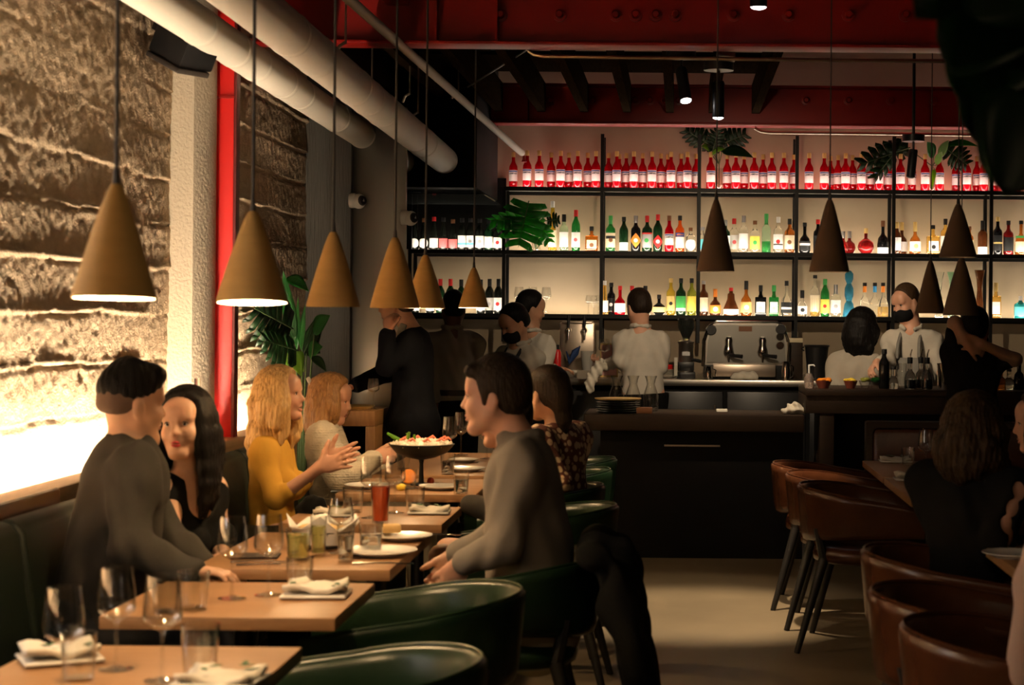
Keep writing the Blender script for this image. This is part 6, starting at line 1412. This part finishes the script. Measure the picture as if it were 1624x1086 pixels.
turret(562, 318, 11.35, 'beige turret camera on the brushed metal panel', 'white_paint'); turret(644, 345, 11.38, 'white turret camera at the right edge of the metal panel', 'white_plastic'); turret(655, 297, 13.6, 'white camera half hidden under the black soffit', 'white_plastic')

# ================================================================ PLANTS
def leaf_strip(base, tip, w, droop=.1, fold=.25, twist=0, n=10, shape=1.0, nrm=(0, -1, .3)):
    base, tip = Vector(base), Vector(tip); L = (tip-base).length; mb = MB(); vs_, fs = [], []
    ax = (tip-base).normalized(); nv = Vector(nrm); nv = (nv-ax*nv.dot(ax)).normalized(); sd = ax.cross(nv)
    sd, nv = sd*math.cos(twist)+nv*math.sin(twist), nv*math.cos(twist)-sd*math.sin(twist)
    for i in range(n+1):
        t = i/n; c_ = base.lerp(tip, t)+Vector((0, 0, 1))*droop*L*math.sin(math.pi*t)*.8; ww = w*(math.sin(math.pi*min(1, t**.75*.98+.02))**shape)
        vs_ += [c_-sd*ww+nv*fold*ww, c_-sd*ww*.5+nv*fold*ww*.35, c_, c_+sd*ww*.5+nv*fold*ww*.35, c_+sd*ww+nv*fold*ww]
    for i in range(n):
        for k in range(4): fs.append((i*5+k, i*5+k+1, (i+1)*5+k+1, (i+1)*5+k))
    return mb._add(vs_, fs)
def add_leaf(root, base, tip, w, m_, **k):
    o_ = Vector(root.location); mb = leaf_strip(Vector(base)-o_, Vector(tip)-o_, w, **k); o = mb.build('leaf', m_, root, 80); md = o.modifiers.new('t', 'SOLIDIFY'); md.thickness = .0015; return o
def monstera(root, base, tip, w, m_, nrm=(0, -1, .2), lobes=7):
    base, tip = Vector(base)-root.location, Vector(tip)-root.location; L = (tip-base).length; ax = (tip-base).normalized(); nv = Vector(nrm); nv = (nv-ax*nv.dot(ax)).normalized(); sd = ax.cross(nv); mb = MB()
    for s_ in (-1, 1):
        for i in range(lobes):
            t0, t1 = i/lobes, (i+1)/lobes; tm = (t0+t1)/2; ww = w*math.sin(math.pi*(.12+.80*tm))**.8*(1.1 if i == 0 else 1)
            back = -.10*L if i < 2 else .10*L*tm
            a, b_ = base+ax*L*t0*.95, base+ax*L*t1*.95; cu = lambda x: nv*(-.10*L*x*x)
            i1, i2 = a+sd*s_*ww*.76+ax*back*.75+cu(.76), b_+sd*s_*ww*.76+ax*back*.75+cu(.76); g = (b_-a)*.07
            o1, o2 = a+sd*s_*ww*.85+ax*back+g+cu(.85), b_+sd*s_*ww*.85+ax*back-g+cu(.85); tp = (o1+o2)/2+sd*s_*ww*.17+ax*.02*L+cu(1)-cu(.85)
            vs_ = [a, b_, i2, i1, i1+g, i2-g, o2, o1, tp]; mb._add(vs_, [(0, 1, 2, 3) if s_ > 0 else (3, 2, 1, 0), (4, 5, 6, 7) if s_ > 0 else (7, 6, 5, 4), (7, 6, 8) if s_ > 0 else (8, 6, 7)])
    o = mb.build('leaf', m_, root, 80); o.modifiers.new('t', 'SOLIDIFY').thickness = .0018
    MB().tube([base-ax*.02, tip], [.005, .002], 6).build('leaf_rib', 'stem', root); return o
# tall plant by the wall
pl = empty('tall_plant', P(478, 690, 10.12), 0, 'tall broad-leaved plant standing where the concrete wall ends', 'plant'); pl.location.z = 0
MB().lathe([(0, 0), (.11, 0), (.14, .34), (.13, .34), (.11, .30), (0, .30)], 28).build('pot', 'black_plastic', pl)
cx = Vector((pl.location.x, 10.12, .30))
for (x0, y0, x1, y1, w, m_, dY, tw, dr) in ((470, 560, 449, 428, .035, 'leaf', -.1, .3, .05), (455, 440, 490, 462, .03, 'leaf', -.15, .2, .1), (468, 540, 455, 462, .022, 'leaf', -.2, .1, .02), (475, 545, 473, 470, .022, 'leaf', -.2, .9, .02), (478, 555, 484, 482, .018, 'leaf', -.22, .5, .02), (480, 560, 500, 505, .02, 'leaf_dark', -.1, .5, .05),
        (498, 530, 524, 500, .045, 'leaf', -.1, .4, .1), (486, 560, 512, 515, .05, 'leaf_dark', .0, .3, .1), (462, 560, 428, 545, .04, 'leaf', -.25, .3, .2), (470, 565, 440, 560, .035, 'leaf', -.3, .5, .3), (455, 560, 463, 590, .03, 'leaf_light', -.35, .2, .2), (462, 558, 478, 598, .04, 'leaf_light', -.35, .1, .2), (470, 565, 482, 590, .03, 'leaf_light', -.33, -.5, .2), (490, 565, 512, 550, .04, 'leaf', -.1, .2, .2), (495, 565, 518, 590, .022, 'leaf_dark', -.2, .3, .1), (485, 555, 508, 560, .04, 'leaf_dark', -.05, .2, .1)):  # lower leaves get a paler green, standing in for light on them
    Y = 10.25+dY; add_leaf(pl, P(x0, y0, Y), P(x1, y1, Y-.05), w*1.25, m_, twist=tw, droop=dr)
for (x, y) in ((470, 560), (452, 440), (498, 530), (486, 560), (480, 520)): MB().tube([cx-pl.location, (cx*.5+P(x, y, 10.15)*.5)-pl.location+Vector((0, 0, .1)), P(x, y, 10.12)-pl.location], [.012, .008, .004], 8).build('stalk', 'stem', pl)
monstera(pl, P(462, 520, 9.75), P(402, 488, 9.35), .17, 'leaf_dark'); monstera(pl, P(470, 555, 9.8), P(420, 540, 9.45), .13, 'leaf_dark')
# monstera on the shelf
ms = empty('shelf_monstera', Vector((P(850, 400, 14.8).x, 14.8, Z2)), 0, 'big split-leaf plant in a clear vase on the middle shelf', 'plant')
MB().lathe([(0, .004), (.04, .004), (.035, .05), (.045, .14), (.043, .14), (.033, .05), (.036, .012), (0, .012)], 24).build('vase', 'clear_glass', ms)
monstera(ms, P(838, 322, 14.5), P(822, 392, 14.38), .22, 'leaf', (0, -1, .1), 6); monstera(ms, P(852, 345, 14.55), P(775, 350, 14.4), .13, 'leaf', (0, -.8, .6), 7); monstera(ms, P(848, 345, 14.6), P(872, 385, 14.5), .09, 'leaf', (.3, -1, .1), 6); monstera(ms, P(868, 350, 14.6), P(888, 348, 14.6), .07, 'leaf_dark', (.3, -1, .1), 5)
for (x, y) in ((838, 325), (852, 345), (850, 345), (868, 350)): MB().tube([Vector((0, 0, .02)), P(x, y+25, 14.65)-ms.location, P(x, y, 14.55)-ms.location], .004, 6).build('stalk', 'stem', ms)
# top shelf plants in vases
def vase_plant(x, leaves, label):
    o = empty('vase_plant', Vector((P(x, 300, 14.895).x, 14.895, Z3+.004)), 0, label, 'plant'); MB().lathe([(0, 0), (.034, 0), (.038, .05), (.028, .15), (.034, .19), (.031, .19), (.025, .15), (.034, .05), (0, .006)], 20).build('vase', 'clear_glass', o)
    for (x0, y0, x1, y1, w, m_, kind) in leaves:
        a, b_ = P(x0, y0, 14.75), P(x1, y1, 14.6)
        (monstera(o, a, b_, w, m_, (0, -1, -.3)) if kind else add_leaf(o, a, b_, w, m_, droop=.1)); MB().tube([Vector((0, 0, .03)), Vector((0, -.01, .22)), a-o.location], .004, 6).build('stalk', 'stem', o)
vase_plant(1140, [(1130, 232, 1085, 205, .10, 'leaf_dark', 1), (1140, 230, 1185, 212, .11, 'leaf_dark', 1), (1145, 240, 1195, 250, .05, 'leaf_dark', 0), (1125, 240, 1112, 232, .03, 'leaf_light', 0), (1128, 245, 1150, 236, .025, 'leaf_light', 0), (1130, 240, 1140, 205, .09, 'leaf_dark', 1)], 'dark split-leaf plant in a vase behind the red bottles, left one')
vase_plant(1478, [(1440, 235, 1362, 262, .12, 'leaf_dark', 1), (1430, 228, 1385, 285, .08, 'leaf_dark', 1), (1500, 235, 1535, 262, .11, 'leaf_dark', 1), (1490, 250, 1505, 222, .035, 'leaf_light', 0), (1485, 262, 1494, 240, .03, 'leaf_light', 0), (1480, 250, 1470, 225, .05, 'leaf', 0), (1500, 230, 1552, 232, .03, 'leaf', 0), (1482, 268, 1478, 300, .02, 'leaf_light', 0)], 'split-leaf plant with fresh light shoots behind the red bottles, right one')
# dark foliage at the upper right, close to the camera
hp = empty('hanging_plant', (P(1600, -60, 3.2).x, 3.2, 2.6), 0, 'large dark hanging plant filling the upper right corner', 'plant')
MB().lathe([(0, -.02), (.14, -.02), (.19, .20), (.18, .20), (.13, .0), (0, .0)], 28).build('planter', 'black_plastic', hp)
for k in range(3): a = k*2.1; MB().tube([(.18*math.cos(a), .18*math.sin(a), .2), (0, 0, 1.2)], .003, 6).build('hanger_cord', 'cable', hp)
rs_ = random.Random(4)
for (x0, y0, x1, y1, w, Y) in ((1590, -40, 1452, 30, .055, 3.0), (1600, -20, 1500, 75, .06, 3.1), (1610, 20, 1495, 95, .07, 3.2), (1610, 40, 1512, 120, .065, 3.0), (1620, 80, 1525, 165, .08, 3.1), (1630, 90, 1545, 225, .075, 3.2), (1640, 120, 1570, 290, .07, 3.1), (1640, 160, 1590, 310, .07, 3.0), (1600, -30, 1540, 40, .08, 3.3), (1640, 20, 1560, 110, .09, 3.3), (1650, 80, 1590, 200, .09, 3.3), (1640, 180, 1535, 210, .06, 3.2), (1660, 0, 1580, 60, .09, 3.1), (1650, 200, 1612, 300, .06, 3.2), (1560, -60, 1485, 10, .05, 3.2), (1660, 150, 1575, 180, .08, 3.3), (1640, -20, 1530, 20, .07, 2.95)):
    a = P(x0, y0, Y); add_leaf(hp, a, P(x1, y1, Y-.1), w*1.15, 'leaf_dark', droop=.12, twist=rs_.uniform(-.3, .3), shape=.5, n=14); MB().tube([Vector((0, 0, .1)), (a-hp.location)*.5+Vector((0, 0, .12)), a-hp.location], .004, 6).build('stalk', 'stem', hp)
